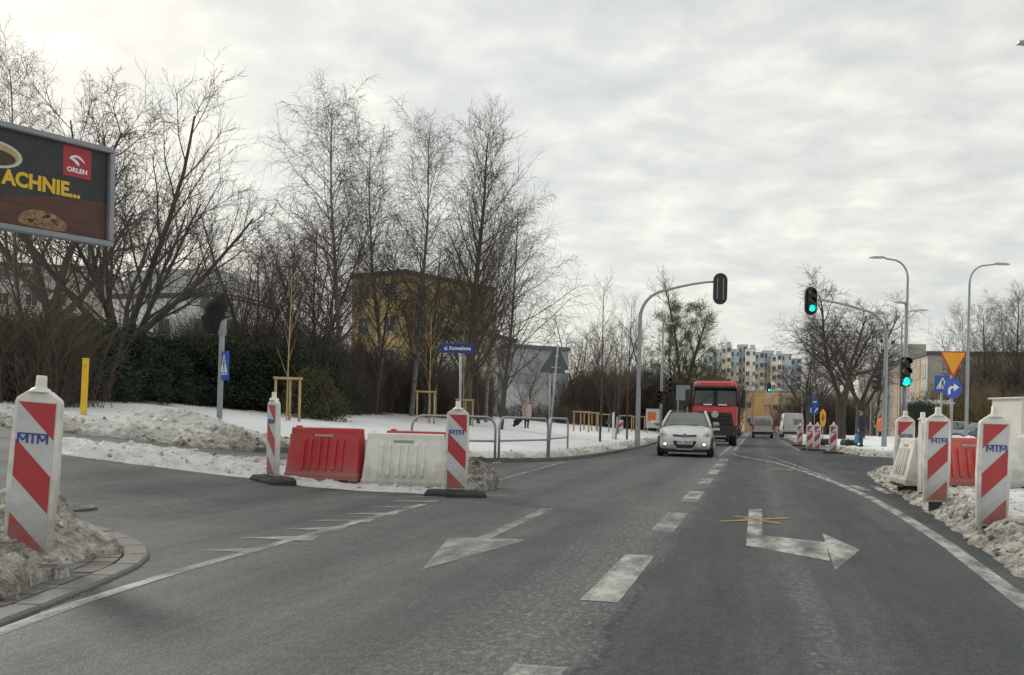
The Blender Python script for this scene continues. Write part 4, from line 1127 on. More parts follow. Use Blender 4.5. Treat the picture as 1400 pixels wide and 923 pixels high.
# ---- billboard
def billboard():
    A = at(154, 270, 26.5); dirv = Vector((-(1.8 * math.cos(YAW)) - .0, 0))
    # board runs from its right edge towards the camera's left and nearer to it
    right = Vector(spot(147, 26.5)); left = Vector(spot(-8, 24.15))
    d = (left - right).normalized(); L_ = 5.3
    zb, zt2 = at(152, 338, 26.5).z, at(154, 204.5, 26.5).z
    H = zt2 - zb
    c = right + d * (L_ / 2)
    ang = math.atan2(-d.y, -d.x)          # local +X points to the right edge
    g = float(zt(c.x)) 
    t = thing('billboard', 'big advertising billboard with dark coffee poster and red logo square in grey frame', 'billboard', (c.x, c.y, g), ang)
    z0 = zb - g
    FR = M('billboard_frame', (.25, .265, .30), .5, .2, var=.08, dirt=(.12, .12, .12), damt=.3)
    for nm, cx, cz, sx, sz in (('frame_rail', 0, z0 + .07, L_, .14), ('frame_rail', 0, z0 + H - .07, L_, .14), ('frame_stile', L_ / 2 - .07, z0 + H / 2, .14, H - .285), ('frame_stile', -L_ / 2 + .07, z0 + H / 2, .14, H - .285)):
        MB().bbox((cx, 0, cz), (sx, .26, sz), .02).build(nm, FR, t)
    MB().box((0, .06, z0 + H / 2), (L_ - .3, .06, H - .3)).build('backing', FR, t)
    iw, ih = L_ - .30, H - .30
    MB().box((0, .02, z0 + H / 2), (iw, .01, ih)).build('poster', M('poster_dark', (.020, .021, .025), .5, var=.5, scale=1.6), t)
    x1 = iw / 2; zb2 = z0 + .15
    WOODP = M('poster_wood', (.075, .026, .018), .5, var=.35, scale=5, stretch=(.3, 1, 2))
    F = .012
    # wood table print: lower right
    poly_flat('printed_table', [(x1 - 2.85, zb2 + .02), (x1 - .005, zb2 + .02), (x1 - .005, zb2 + .98), (x1 - 1.4, zb2 + .92), (x1 - 2.75, zb2 + .66)], F, WOODP, t)
    q = MB().prism([(x1 - 1.22, zb2 + ih - .80), (x1 - .46, zb2 + ih - .80), (x1 - .46, zb2 + ih - .02), (x1 - 1.22, zb2 + ih - .02)], F - .004, F)
    lr = q.build('logo_square', M('logo_red', (.36, .02, .035), .45, var=.05), t)
    lx, lz = x1 - .84, zb2 + ih - .33
    WH = SWHITE
    y0 = F - .006
    poly_flat('eagle_mark', [(lx - .22, lz - .02), (lx - .16, lz + .06), (lx - .02, lz + .10), (lx + .10, lz + .06), (lx + .20, lz - .05), (lx + .21, lz - .08), (lx + .09, lz - .0), (lx - .02, lz + .045), (lx - .08, lz + .02)], y0, WH, lr)
    poly_flat('eagle_mark', [(lx - .22, lz - .025), (lx - .10, lz + .0), (lx - .02, lz - .03), (lx + .05, lz - .10), (lx + .045, lz - .18), (lx - .03, lz - .13), (lx - .09, lz - .075), (lx - .15, lz - .04)], y0 - .001, WH, lr)
    ob('lettering', text_mesh('ORLEN', .165, .006, WH, 1.05), lr, (lx, y0 - .002, lz - .30))
    YT = M('poster_yellow', (.62, .42, .02), .5, var=.05)
    ob('lettering', text_mesh('ACHNIE...', .50, .022, YT, .93), t, (x1 - 1.74, F - .010, zb2 + 1.13))
    CUP = M('poster_cup', (.47, .50, .48), .5, var=.08); COF = M('poster_coffee', (.045, .022, .012), .4, var=.4, scale=3); CREAM = M('poster_crema', (.42, .30, .14), .5, var=.2)
    cx, cz = x1 - 2.98, zb2 + 1.65
    for nm, rx, rz, m_, dz in (('printed_cup_rim', .72, .335, CUP, 0), ('printed_crema', .64, .275, CREAM, 0), ('printed_coffee', .56, .20, COF, -.07)):
        F -= .0022
        poly_flat(nm, disc_pts(cx, cz + dz, rx, rz, 40), F, m_, t, .001)
    CK = M('poster_cookie', (.33, .19, .095), .7, var=.3, scale=7, dirt=(.05, .025, .015), damt=.95, dscale=5)
    ck = [(-.62, -.12), (-.58, .02), (-.45, .13), (-.25, .20), (0, .215), (.22, .19), (.42, .12), (.58, .02), (.64, -.09), (.60, -.2), (.3, -.215), (-.3, -.20), (-.56, -.17)]
    poly_flat('printed_cookie', [(x1 - 1.72 + a, zb2 + .26 + b_ * 1.05) for a, b_ in ck], .006, CK, t, .003)
    rc = random.Random(8)
    for k in range(13):
        a, b_, s = rc.uniform(-.40, .45), rc.uniform(-.14, .12), rc.uniform(.03, .10)
        poly_flat('printed_crumb', [(x1 - 1.72 + a + px * s * rc.uniform(.5, 1.3), zb2 + .26 + b_ + pz * s * .5 * rc.uniform(.5, 1.3)) for px, pz in disc_pts(0, 0, 1, n=9)], .0015, M('poster_choc', (.055, .028, .018), .6), t, .001)
    # legs
    for sx in (-1.4, .0):
        MB().box((sx - .6, .20, z0 * .5 + .2), (.24, .24, z0 + .4)).build('leg', FR, t)
    MB().box((-.3, .13, z0 + .5), (L_ * .9, .14, .14)).build('cross_beam', FR, t)
billboard()
# ------------------------------------------------------------------ vegetation
BARK = M('bark_dark', (.075, .066, .054), .9, var=.35, scale=5, bump=.5, bscale=18, stretch=(1, 1, .25))
BARK_G = M('bark_olive', (.085, .080, .052), .9, var=.35, scale=5, bump=.5, bscale=18, stretch=(1, 1, .25))
BIRCH = M('bark_birch', (.27, .25, .22), .85, var=.4, scale=7, stretch=(.6, .6, 2.0), dirt=(.03, .026, .022), damt=.85, dscale=3)
TWIG = M('twigs_brown', (.090, .075, .060), .9, var=.2)
TWIG_R = M('twigs_reddish', (.105, .078, .060), .9, var=.2)
TWIG_O = M('twigs_olive', (.13, .12, .052), .9, var=.2)
MISTLE = M('mistletoe', (.105, .11, .042), .8, var=.35, scale=4)
LEAF = M('evergreen_leaf', (.026, .042, .020), .8, var=.5, scale=1.6, objrand=.25)
LEAF2 = M('olive_leaf', (.075, .070, .025), .8, var=.4, scale=2, objrand=.2)
DRY = M('dry_stems', (.16, .125, .065), .9, var=.35, scale=2)

def segs_mesh(name, S, n, mat):
    S = np.asarray(S, float)
    P0, P1, R0, R1 = S[:, 0:3], S[:, 3:6], S[:, 6], S[:, 7]
    d = P1 - P0; d /= np.linalg.norm(d, axis=1, keepdims=True) + 1e-9
    a = np.where(np.abs(d[:, 2:3]) < .9, np.array([[0, 0, 1.]]), np.array([[1., 0, 0]]))
    u = np.cross(d, a); u /= np.linalg.norm(u, axis=1, keepdims=True) + 1e-9
    w = np.cross(d, u)
    th = 2 * np.pi * np.arange(n) / n
    ring = u[:, None, :] * np.cos(th)[None, :, None] + w[:, None, :] * np.sin(th)[None, :, None]
    P1e = P1 + d * (R1 * .4)[:, None]
    V = np.concatenate([P0[:, None, :] + ring * R0[:, None, None], P1e[:, None, :] + ring * R1[:, None, None]], 1).reshape(-1, 3)
    N = len(S); base = (np.arange(N) * 2 * n)[:, None]
    k = np.arange(n); k2 = (k + 1) % n
    F = np.stack([base + k, base + k2, base + n + k2, base + n + k], -1).reshape(-1, 4)
    return V, F
def join_meshes(name, parts, mat):
    V = []; F = []; o = 0
    for v, f in parts:
        V.append(v); F.append(f + o); o += len(v)
    return fast_mesh(name, np.concatenate(V), np.concatenate(F), mat, True)
def rotv(d, ang, az):
    u, w, dd = tri_frame(d)
    return (dd * math.cos(ang) + (u * math.cos(az) + w * math.sin(az)) * math.sin(ang)).normalized()
def grow_tree(seed, h, r0, lv, lean=(0, 0), forks=0, fork_z=.25, trunk_trop=0.0):
    """lv: per level dict(n, t0, ang, len, wob, trop, seg, rr) ; level 0 is the stem"""
    rg = random.Random(seed)
    segs = [[] for _ in lv]
    def branch(p, d, L_, r, k):
        c = lv[k]; ns = c['seg']; st = L_ / ns; pts = [(p, r, d)]
        tip = c.get('tip', .25)
        for i in range(ns):
            f = i / ns
            d = (d + Vector((rg.gauss(0, 1), rg.gauss(0, 1), rg.gauss(0, 1))) * c['wob'] + Vector((0, 0, 1)) * c['trop'] * (1 if 'tropf' not in c else c['tropf'](f))).normalized()
            q = p + d * st; r2 = r * 1.0
            ra = pts[0][1] * (1 - (1 - tip) * i / ns); rb = pts[0][1] * (1 - (1 - tip) * (i + 1) / ns)
            segs[k].append((*p, *q, ra, rb)); p = q; pts.append((p, rb, d))
        if k + 1 < len(lv):
            e = lv[k + 1]; n = e['n']; n = n if isinstance(n, int) else max(1, int(round(n(L_))))
            az = rg.uniform(0, 6.28)
            for j in range(n):
                t = e['t0'] + (1 - e['t0']) * ((j + rg.random()) / n) ** e.get('tp', 1.0)
                t = min(t, .985); i = int(t * ns); f = t * ns - i
                a, b_ = pts[i], pts[i + 1]
                pp = a[0].lerp(b_[0], f); rr = a[1] + (b_[1] - a[1]) * f
                az += 2.4 + rg.uniform(-.5, .5)
                dd = rotv(a[2], R_(e['ang'] * rg.uniform(.75, 1.25)), az)
                if 'flat' in e: dd = (dd + Vector((0, 0, e['flat']))).normalized()
                ll = L_ * e['len'] * rg.uniform(.65, 1.2) * e.get('shape', lambda t: 1.0)(t)
                branch(pp, dd, ll, max(min(rr * e['rr'], ll * .05), e.get('rmin', .004)), k + 1)
    d0 = Vector((lean[0], lean[1], 1)).normalized()
    if forks:
        segs[0].append((0, 0, -.3, lean[0] * h * fork_z, lean[1] * h * fork_z, h * fork_z, r0 * 1.15, r0))
        base = Vector((lean[0] * h * fork_z, lean[1] * h * fork_z, h * fork_z))
        az = rg.uniform(0, 6.28)
        for j in range(forks):
            dd = rotv(d0, R_(lv[0].get('ang', 30) * (.35 + .85 * ((j * .618) % 1.0))), az); az += 6.28 / forks + rg.uniform(-.25, .25)
            branch(base - Vector((0, 0, rg.uniform(0, .12) * h)), dd, h * (1 - fork_z) * rg.uniform(.85, 1.12), r0 * rg.uniform(.45, .62), 0)
    else:
        branch(Vector((0, 0, -.3)), d0, h + .3, r0, 0)
    return segs
def tree_meshes(segs, bark, twig, sides=(8, 5, 4, 3, 3)):
    tr = [segs_mesh('t', s, sides[i], None) for i, s in enumerate(segs[:2]) if s]
    cr = [segs_mesh('c', s, sides[i + 2], None) for i, s in enumerate(segs[2:]) if s]
    return join_meshes('trunk', tr, bark), (join_meshes('crown', cr, twig) if cr else None)
TREE = {}
def tree_kind(key, *a, bark=BARK, twig=TWIG, **k):
    TREE[key] = tree_meshes(grow_tree(*a, **k), bark, twig); TREE[key + '_s'] = None
def put_tree(key, name, label, u, Z, zf=None, rz=0., sc=1.0, group=None, sz=None, xy=None, cat='tree'):
    x, y = xy if xy else spot(u, Z)
    g = zf(x, y) if zf else float(zt(x))
    t = thing(name, label, cat, (x, y, g - .02), YAW + R_(rz), group)
    t.scale = (sc, sc, sz or sc)
    ob('trunk', TREE[key][0], t)
    if TREE[key][1]: ob('crown', TREE[key][1], t)['kind'] = 'stuff'
    return t
def leafball(name, n, rad, size, mat, seed, squash=1.0, hollow=.3):
    rs = np.random.RandomState(seed)
    v = rs.normal(size=(n, 3)); v /= np.linalg.norm(v, axis=1, keepdims=True)
    r = rad * (hollow + (1 - hollow) * rs.rand(n) ** .6)
    c = v * r[:, None]; c[:, 2] *= squash
    return leaf_tris(name, c, size, mat, rs)
def leaf_tris(name, c, size, mat, rs, aspect=1.0):
    n = len(c); a = rs.normal(size=(n, 3)); b_ = rs.normal(size=(n, 3))
    a /= np.linalg.norm(a, axis=1, keepdims=True); b_ = b_ - a * (a * b_).sum(1, keepdims=True); b_ /= np.linalg.norm(b_, axis=1, keepdims=True)
    s = size * (.6 + .8 * rs.rand(n))[:, None]
    V = np.stack([c - a * s, c + b_ * s * .55 * aspect, c + a * s, c - b_ * s * .55 * aspect], 1).reshape(-1, 3)
    return fast_mesh(name, V, np.arange(4 * n).reshape(n, 4), mat)

# kinds of tree
UP = lambda a, b_: (lambda t: a + (b_ - a) * t)
tree_kind('broad', 14, 11.5, .27, [dict(seg=9, wob=.05, trop=.03, ang=46), dict(n=11, t0=.20, ang=33, len=.46, wob=.07, trop=.04, seg=6, rr=.48, shape=UP(1.15, .5), rmin=.018),
    dict(n=8, t0=.15, ang=36, len=.45, wob=.10, trop=.05, seg=4, rr=.55, rmin=.011), dict(n=5, t0=.15, ang=36, len=.55, wob=.13, trop=.05, seg=3, rr=.6, rmin=.008), dict(n=2, t0=.2, ang=35, len=.5, wob=.15, trop=.05, seg=2, rr=.7, rmin=.0065)], forks=9, fork_z=.20)
tree_kind('birch', 21, 17, .17, [dict(seg=14, wob=.028, trop=.02, tip=.12), dict(n=50, t0=.22, ang=42, len=.30, wob=.07, trop=.04, seg=6, rr=.42, shape=UP(1.2, .45), rmin=.014),
    dict(n=11, t0=.2, ang=45, len=.42, wob=.12, trop=-.03, seg=4, rr=.45, rmin=.010), dict(n=7, t0=.12, ang=45, len=.65, wob=.13, trop=-.16, seg=4, rr=.6, rmin=.0078)], lean=(-.10, 0), bark=BIRCH, twig=TWIG)
tree_kind('birch2', 22, 16, .15, [dict(seg=14, wob=.03, trop=.02, tip=.12), dict(n=44, t0=.22, ang=40, len=.31, wob=.08, trop=.05, seg=6, rr=.42, shape=UP(1.1, .4), rmin=.014),
    dict(n=11, t0=.2, ang=42, len=.42, wob=.12, trop=-.0, seg=4, rr=.45, rmin=.010), dict(n=7, t0=.12, ang=45, len=.6, wob=.13, trop=-.12, seg=3, rr=.6, rmin=.0078)], lean=(-.05, 0), bark=BIRCH, twig=TWIG)
tree_kind('weep', 23, 13.5, .15, [dict(seg=12, wob=.03, trop=.02, tip=.12), dict(n=38, t0=.16, ang=50, len=.38, wob=.07, trop=.05, seg=7, rr=.42, shape=UP(1.25, .4), rmin=.014),
    dict(n=9, t0=.25, ang=42, len=.40, wob=.12, trop=-.06, seg=4, rr=.45, rmin=.008), dict(n=7, t0=.15, ang=40, len=.70, wob=.10, trop=-.24, seg=4, rr=.6, rmin=.0078)], lean=(.02, 0), bark=BARK, twig=TWIG_R)
tree_kind('poplar', 31, 18, .27, [dict(seg=14, wob=.018, trop=.03, tip=.10), dict(n=72, t0=.14, ang=44, len=.31, wob=.06, trop=.09, seg=7, rr=.36, shape=UP(1.25, .35), rmin=.016),
    dict(n=12, t0=.15, ang=38, len=.42, wob=.10, trop=.05, seg=4, rr=.45, rmin=.010), dict(n=7, t0=.12, ang=38, len=.5, wob=.12, trop=.06, seg=3, rr=.6, rmin=.008)], bark=BARK_G, twig=TWIG)
tree_kind('slim', 41, 7.0, .055, [dict(seg=9, wob=.02, trop=.04, tip=.15), dict(n=22, t0=.28, ang=38, len=.27, wob=.06, trop=.10, seg=5, rr=.40, shape=UP(1.1, .5), rmin=.008),
    dict(n=5, t0=.25, ang=34, len=.42, wob=.10, trop=.06, seg=3, rr=.5, rmin=.005), dict(n=3, t0=.3, ang=34, len=.5, wob=.1, trop=.06, seg=2, rr=.7, rmin=.004)], bark=BARK, twig=TWIG)
tree_kind('sapling', 42, 4.2, .028, [dict(seg=6, wob=.02, trop=.03, tip=.2), dict(n=12, t0=.35, ang=30, len=.24, wob=.06, trop=.08, seg=3, rr=.5, rmin=.006), dict(n=3, t0=.3, ang=30, len=.5, wob=.1, trop=.06, seg=2, rr=.6, rmin=.004)], bark=WOOD, twig=TWIG_R)
tree_kind('spread', 51, 10.5, .36, [dict(seg=8, wob=.07, trop=.03, ang=40), dict(n=12, t0=.25, ang=42, len=.45, wob=.10, trop=.03, seg=6, rr=.55, shape=UP(1.15, .55)),
    dict(n=10, t0=.15, ang=42, len=.42, wob=.13, trop=-.05, seg=4, rr=.5, rmin=.014), dict(n=7, t0=.15, ang=40, len=.55, wob=.13, trop=-.10, seg=3, rr=.6, rmin=.010), dict(n=3, t0=.2, ang=35, len=.55, wob=.12, trop=-.12, seg=2, rr=.7, rmin=.008)], forks=4, fork_z=.30)
tree_kind('bushy', 61, 9.0, .16, [dict(seg=8, wob=.06, trop=.03, ang=26), dict(n=16, t0=.12, ang=40, len=.42, wob=.09, trop=.06, seg=5, rr=.5, shape=UP(1.1, .5), rmin=.012),
    dict(n=9, t0=.12, ang=40, len=.45, wob=.13, trop=.04, seg=4, rr=.5, rmin=.009), dict(n=6, t0=.12, ang=40, len=.5, wob=.15, trop=.03, seg=3, rr=.6, rmin=.0075)], forks=3, fork_z=.10, bark=BARK, twig=TWIG_R)
tree_kind('olive', 71, 12.5, .28, [dict(seg=9, wob=.05, trop=.03, ang=22), dict(n=16, t0=.15, ang=38, len=.36, wob=.08, trop=.08, seg=6, rr=.5, shape=UP(1.1, .5), rmin=.016),
    dict(n=12, t0=.10, ang=38, len=.42, wob=.12, trop=.05, seg=4, rr=.5, rmin=.013), dict(n=7, t0=.12, ang=38, len=.5, wob=.13, trop=.04, seg=3, rr=.6, rmin=.009)], forks=4, fork_z=.16, bark=BARK_G, twig=TWIG_O)
# thicket: many stems from the ground
def thicket(key, seed, n, w, h, mat, dens=6):
    rg = random.Random(seed); S = []; T = []
    for i in range(n):
        p = Vector((rg.uniform(-w, w), rg.uniform(-.7, .7) * min(w, 1.6), -.15)); d = Vector((rg.gauss(0, .22), rg.gauss(0, .22), 1)).normalized()
        L_ = h * rg.uniform(.55, 1.05); r = rg.uniform(.010, .022)
        for k in range(5):
            q = p + d * (L_ / 5); S.append((*p, *q, r * (1 - k * .15), r * (1 - (k + 1) * .15)))
            for _ in range(dens):
                t = rg.random(); pp = p.lerp(q, t); dd = (d + Vector((rg.gauss(0, .6), rg.gauss(0, .6), rg.gauss(.1, .3)))).normalized(); ll = L_ * rg.uniform(.10, .28)
                e = pp + dd * ll * .5; dd2 = (dd + Vector((rg.gauss(0, .3), rg.gauss(0, .3), rg.gauss(.15, .2)))).normalized(); e2 = e + dd2 * ll * .5
                T.append((*pp, *e, .007, .005)); T.append((*e, *e2, .005, .003))
                if rg.random() < .7:
                    d3 = (dd + Vector((rg.gauss(0, .7), rg.gauss(0, .7), rg.gauss(.1, .3)))).normalized(); T.append((*e, *(e + d3 * ll * .4), .0045, .003))
            p = q; d = (d + Vector((rg.gauss(0, .16), rg.gauss(0, .16), .05))).normalized()
    TREE[key] = (join_meshes('stems', [segs_mesh('', S, 4, None)], mat), join_meshes('twigs', [segs_mesh('', T, 3, None)], mat))
thicket('thick_a', 5, 90, 2.2, 4.2, TWIG, 7)
thicket('thick_b', 6, 80, 2.0, 3.6, TWIG_R, 7)
thicket('thick_c', 7, 60, 1.5, 2.3, DRY, 6)
def put_thicket(key, label, u, Z, sc=1.0, zf=None, rz=0., sz=None, group=None):
    x, y = spot(u, Z); g = (zf or (lambda a, b_: float(zt(a))))(x, y)
    t = thing('bare_shrub', label, 'shrub', (x, y, g - .02), YAW + R_(rz), group); t.scale = (sc, sc, sz or sc)
    ob('stems', TREE[key][0], t)['kind'] = 'stuff'; ob('twigs', TREE[key][1], t)['kind'] = 'stuff'; return t
# evergreen shrubs: clumped leaf faces over branches
def evergreen(key, seed, n, w, h, mat, size=.055):
    rs = np.random.RandomState(seed)
    nb = 70; cl = []
    for k in range(nb):
        f = rs.rand(); z = h * (.08 + .90 * f); rr = w * (1 - .55 * f ** 1.8) * np.sqrt(rs.rand()) ** .5
        a = rs.rand() * 6.28; cl.append((rr * np.cos(a), rr * np.sin(a) * .8, z, rs.uniform(.22, .5)))
    cl = np.array(cl); pick = rs.randint(0, nb, n)
    v = rs.normal(size=(n, 3)) * .5 * cl[pick, 3:4] * np.array([1, 1, 1.2])
    c = cl[pick, :3] + v; c[:, 2] = np.abs(c[:, 2])
    S = []
    rg = random.Random(seed)
    for k in range(nb): x_, y_, z_, _ = cl[k]; S.append((x_ * .1, y_ * .1, max(0, z_ * .5), x_ * .5, y_ * .5, z_ * .8, .03, .018)); S.append((x_ * .5, y_ * .5, z_ * .8, x_, y_, z_, .018, .008))
    S.append((0, 0, -.2, 0, 0, h * .8, .07, .02))
    TREE[key] = (join_meshes('stems', [segs_mesh('', S, 4, None)], BARK), leaf_tris('foliage', c, size, mat, rs))
evergreen('ever_a', 1, 9000, 1.7, 3.6, LEAF)
evergreen('ever_b', 2, 9000, 1.5, 4.6, LEAF)
evergreen('ever_c', 3, 6000, 1.3, 2.0, LEAF2, .045)
def put_ever(key, label, u, Z, sc=1.0, rz=0., sz=None, zf=None, group=None, name='evergreen_shrub'):
    x, y = spot(u, Z); g = (zf or (lambda a, b_: float(zt(a))))(x, y)
    t = thing(name, label, 'shrub', (x, y, g - .02), YAW + R_(rz), group); t.scale = (sc, sc, sz or sc)
    ob('stems', TREE[key][0], t)['kind'] = 'stuff'; ob('foliage', TREE[key][1], t)['kind'] = 'stuff'; return t

# ---- placing them: trees on the left
put_tree('broad', 'bare_tree', 'wide many limbed dark bare tree rising from hedge by the billboard', 166, 37, rz=20, sc=.90)
put_tree('spread', 'bare_tree', 'tall bare tree whose top shows above the billboard', 70, 62, rz=140, sc=1.5)
put_tree('birch2', 'bare_tree', 'thin bare tree at the outer edge of the billboard', 22, 55, rz=70, sc=1.05)
put_tree('birch', 'birch_tree', 'tallest birch with trunk leaning towards the billboard side', 470, 49, rz=0, sc=.90)
put_tree('birch2', 'birch_tree', 'slender birch right beside the tallest leaning birch', 520, 52, rz=10, sc=.87)
put_tree('birch', 'birch_tree', 'narrow upright birch left of the tall straight tree', 562, 54, rz=160, sc=.88)
put_tree('poplar', 'bare_tree', 'very tall straight bare tree behind the street name sign', 638, 50, rz=0, sc=.83)
put_tree('weep', 'birch_tree', 'drooping bare birch in front of the grey blue gable', 684, 46, rz=5, sc=.76)
put_tree('birch2', 'birch_tree', 'slim birch standing between the tall straight tree and the drooping one', 664, 58, rz=200, sc=.72)
put_tree('bushy', 'bare_tree', 'low twisted bare tree behind the walking woman', 720, 74, rz=30, sc=.55)
put_tree('bushy', 'bare_tree', 'bushy bare tree in the dark thicket left of the tallest birch', 400, 44, rz=80, sc=.95)
put_tree('bushy', 'bare_tree', 'bushy bare tree between wrapped signal and the birches', 345, 46, rz=200, sc=.98)
put_tree('slim', 'slim_tree', 'nearest slim roadside tree with bare straight trunk', 821, 44.5, gl, 0, 1.0)
put_tree('slim', 'slim_tree', 'second slim roadside tree next to the curved mast', 857.5, 51.5, gl, 140, 1.02)
put_tree('slim', 'slim_tree', 'slim bare tree behind the two roadside slim trees', 845, 66, gl, 60, 1.05)
put_tree('sapling', 'sapling', 'pale thin sapling inside the support frame by the hedge', 392, 32.9, gl, 0, 1.15)
put_tree('sapling', 'sapling', 'pale thin sapling inside the frame above the longest railing', 586, 45, gl, 90, 1.2)
put_tree('sapling', 'sapling', 'pale thin sapling inside the frame behind the name pole', 633, 48, gl, 150, 1.15)
tm = put_tree('olive', 'mistletoe_tree', 'dense olive bare tree full of mistletoe balls behind the truck', 930, 86, gl, 0, .95)
rg = random.Random(9)
_rs = np.random.RandomState(4); MB1 = leaf_tris('mistletoe_clump', _rs.normal(size=(380, 3)) * np.array([.36, .36, .30]), .075, MISTLE, _rs, .6)
for k in range(115):
    a = rg.uniform(0, 6.28); f = rg.random(); z = 5.0 + 7.0 * f; r = (3.3 - 2.2 * max(0, f - .35)) * math.sqrt(rg.random())
    o = ob('mistletoe_clump', MB1, tm, (r * math.cos(a), r * math.sin(a), z)); o['kind'] = 'stuff'; s = rg.uniform(.25, .85) * (1.25 if f > .6 else .8); o.scale = (s, s, s); o.rotation_euler = (0, 0, rg.uniform(0, 6))
put_tree('olive', 'bare_tree', 'bare tree beyond the mistletoe tree towards the tower blocks', 972, 120, gl, 80, .78)
put_tree('bushy', 'bare_tree', 'small bare tree at the roadside behind the truck mirror', 1008, 140, gl, 20, .95)
put_tree('bushy', 'bare_tree', 'brown bare tree between the roadside slim trees and the mast', 838, 84, gl, 10, 1.0)
put_tree('bushy', 'bare_tree', 'brown bare tree beyond the curved mast', 880, 92, gl, 210, 1.08)
put_tree('bushy', 'bare_tree', 'bare tree right of the grey blue gable', 795, 95, gl, 120, 1.15)
put_tree('bushy', 'bare_tree', 'bare tree far beyond the grey blue gable', 812, 120, gl, 20, 1.2)
_rs = np.random.RandomState(5); mc = leaf_tris('mistletoe_clump', _rs.normal(size=(420, 3)) * np.array([.34, .34, .26]), .06, M('nest_twigs', (.06, .055, .03), .9, var=.3), _rs, .45)
x, y = spot(660, 49.5); o = ob('mistletoe', mc); o.location = (x, y, at(662, 240, 49.5).z); o.scale = (1.15, 1.0, .8); tag(o, 'dark round mistletoe ball in the very tall straight tree', 'mistletoe')
x, y = spot(535, 51.5); o = ob('mistletoe', mc); o.location = (x, y, at(535, 302, 51.5).z); o.scale = (.7, .7, 1.0); tag(o, 'dark ragged mistletoe ball among the slender birches', 'mistletoe')
for (u, Z, k, rz, sc, lb) in ((330, 54, 'bushy', 140, 1.0, 'taller bushy tree beyond the wrapped signal'), (378, 50, 'weep', 80, .62, 'drooping bare tree between hedge and the tallest birch'), (428, 52, 'bushy', 20, 1.2, 'dense bushy tree left of the tallest birch trunk'), (448, 46, 'weep', 130, .70, 'low drooping tree at the foot of the tallest birch'), (585, 55, 'bushy', 60, .95, 'bushy bare tree behind the railing and support frame'), (40, 42, 'bushy', 10, .95, 'bushy bare tree under the billboard edge')):
    put_tree(k, 'bare_tree', lb, u, Z, None, rz, sc)
for u, Z in ((700, 79), (735, 80), (768, 80)): put_thicket('thick_b', 'low brown shrub along the foot of the grey blue gable', u, Z, .9, rz=u, sz=.45, group='low shrubs at the gable foot')
for (u, Z, k, rz, sc, lb) in ((577, 56, 'weep', 33, .72, 'drooping bare tree in front of the ochre block'), (513, 50, 'weep', 77, .66, 'low drooping tree hiding the corner of the ochre block'), (655, 54, 'weep', 200, .66, 'drooping tree behind the very tall straight trunk')):
    put_tree(k, 'bare_tree', lb, u, Z, None, rz, sc)
# right side
put_tree('spread', 'bare_tree', 'big spreading bare tree with thick limbs beside the lit curved mast', 1149, 74, gr, 0, 1.02)
put_tree('spread', 'bare_tree', 'second spreading bare tree close behind the lit curved mast', 1176, 84, gr, 120, .98)
put_tree('spread', 'bare_tree', 'smaller spreading tree behind the blue lane plates', 1106, 112, gr, 40, .85)
put_tree('bushy', 'bare_tree', 'bushy bare tree between white van and blue lane plates', 1128, 125, gr, 80, 1.15)
put_tree('bushy', 'bare_tree', 'bushy bare tree in front of the orange striped block', 1195, 120, gr, 10, 1.1)
for (u, Z, k, rz, sc, lb) in ((1322, 78, 'birch2', 0, .62, 'tall bare tree just behind the amber triangle lamp'), (1345, 84, 'poplar', 60, .60, 'straight tree behind the white kiosk'), (1366, 80, 'birch', 100, .64, 'knobbly bare tree above the white kiosk'), (1392, 82, 'poplar', 200, .66, 'bare tree right of the white kiosk'), (1408, 78, 'bushy', 20, 1.1, 'bushy tree beyond the white kiosk end'), (1330, 92, 'bushy', 150, 1.05, 'bushy tree beside the yellow weeping shrubs')):
    put_tree(k, 'bare_tree', lb, u, Z, gr, rz, sc)
# hedge and thickets, left
rg = random.Random(77)
hg = 'evergreen hedge behind the snow lawn'
def hedge_line(u): return np.interp(u, [0, 100, 200, 300, 400, 480, 520, 600, 700, 780], [26.5, 31, 36, 38.5, 39.5, 47, 54, 58, 70, 78])
i = 0
for u in np.arange(-10, 470, 17.0):
    Z = float(hedge_line(u)) + rg.uniform(0, 2.2)
    top = float(np.interp(u, [0, 90, 150, 220, 300, 400, 470], [2.0, 2.3, 2.5, 1.9, 2.4, 2.7, 2.6]))
    key = rg.choice(['ever_a', 'ever_b']); hh = 3.6 if key == 'ever_a' else 4.6
    put_ever(key, 'dark evergreen shrub in the hedge behind the snow lawn', u, Z, rg.uniform(.8, 1.05), rg.uniform(0, 360), top / hh * rg.uniform(.85, 1.15), group=hg)
for u in np.arange(0, 480, 24.0):
    put_ever('ever_a', 'dark evergreen shrub in the hedge behind the snow lawn', u + rg.uniform(-6, 6), float(hedge_line(u)) + 3.5, 1.05, rg.uniform(0, 360), rg.uniform(.60, .78), group=hg)
tg = 'bare brown shrubs behind the hedge and lawn'
for u in np.arange(-5, 60, 18): put_thicket('thick_b', 'tangled bare shrub in front of the hedge under the billboard', u, float(hedge_line(u)) - .6, rg.uniform(.7, .95), rz=rg.uniform(-20, 20), group='tangled shrubs under the billboard')
for row, (dz, s) in enumerate(((1.0, .85), (5.5, .95), (11., 1.05))):
    for u in np.arange(250 if row else 400, 655, 24.0 - 3 * row):
        put_thicket(rg.choice(['thick_a', 'thick_b', 'thick_a']), 'bare brown shrub in the dense thicket below the birches', u + rg.uniform(-8, 8), float(hedge_line(u)) + dz + rg.uniform(0, 2.5), s * rg.uniform(.75, 1.1), rz=rg.uniform(0, 360) if row else rg.uniform(-25, 25), group=tg)
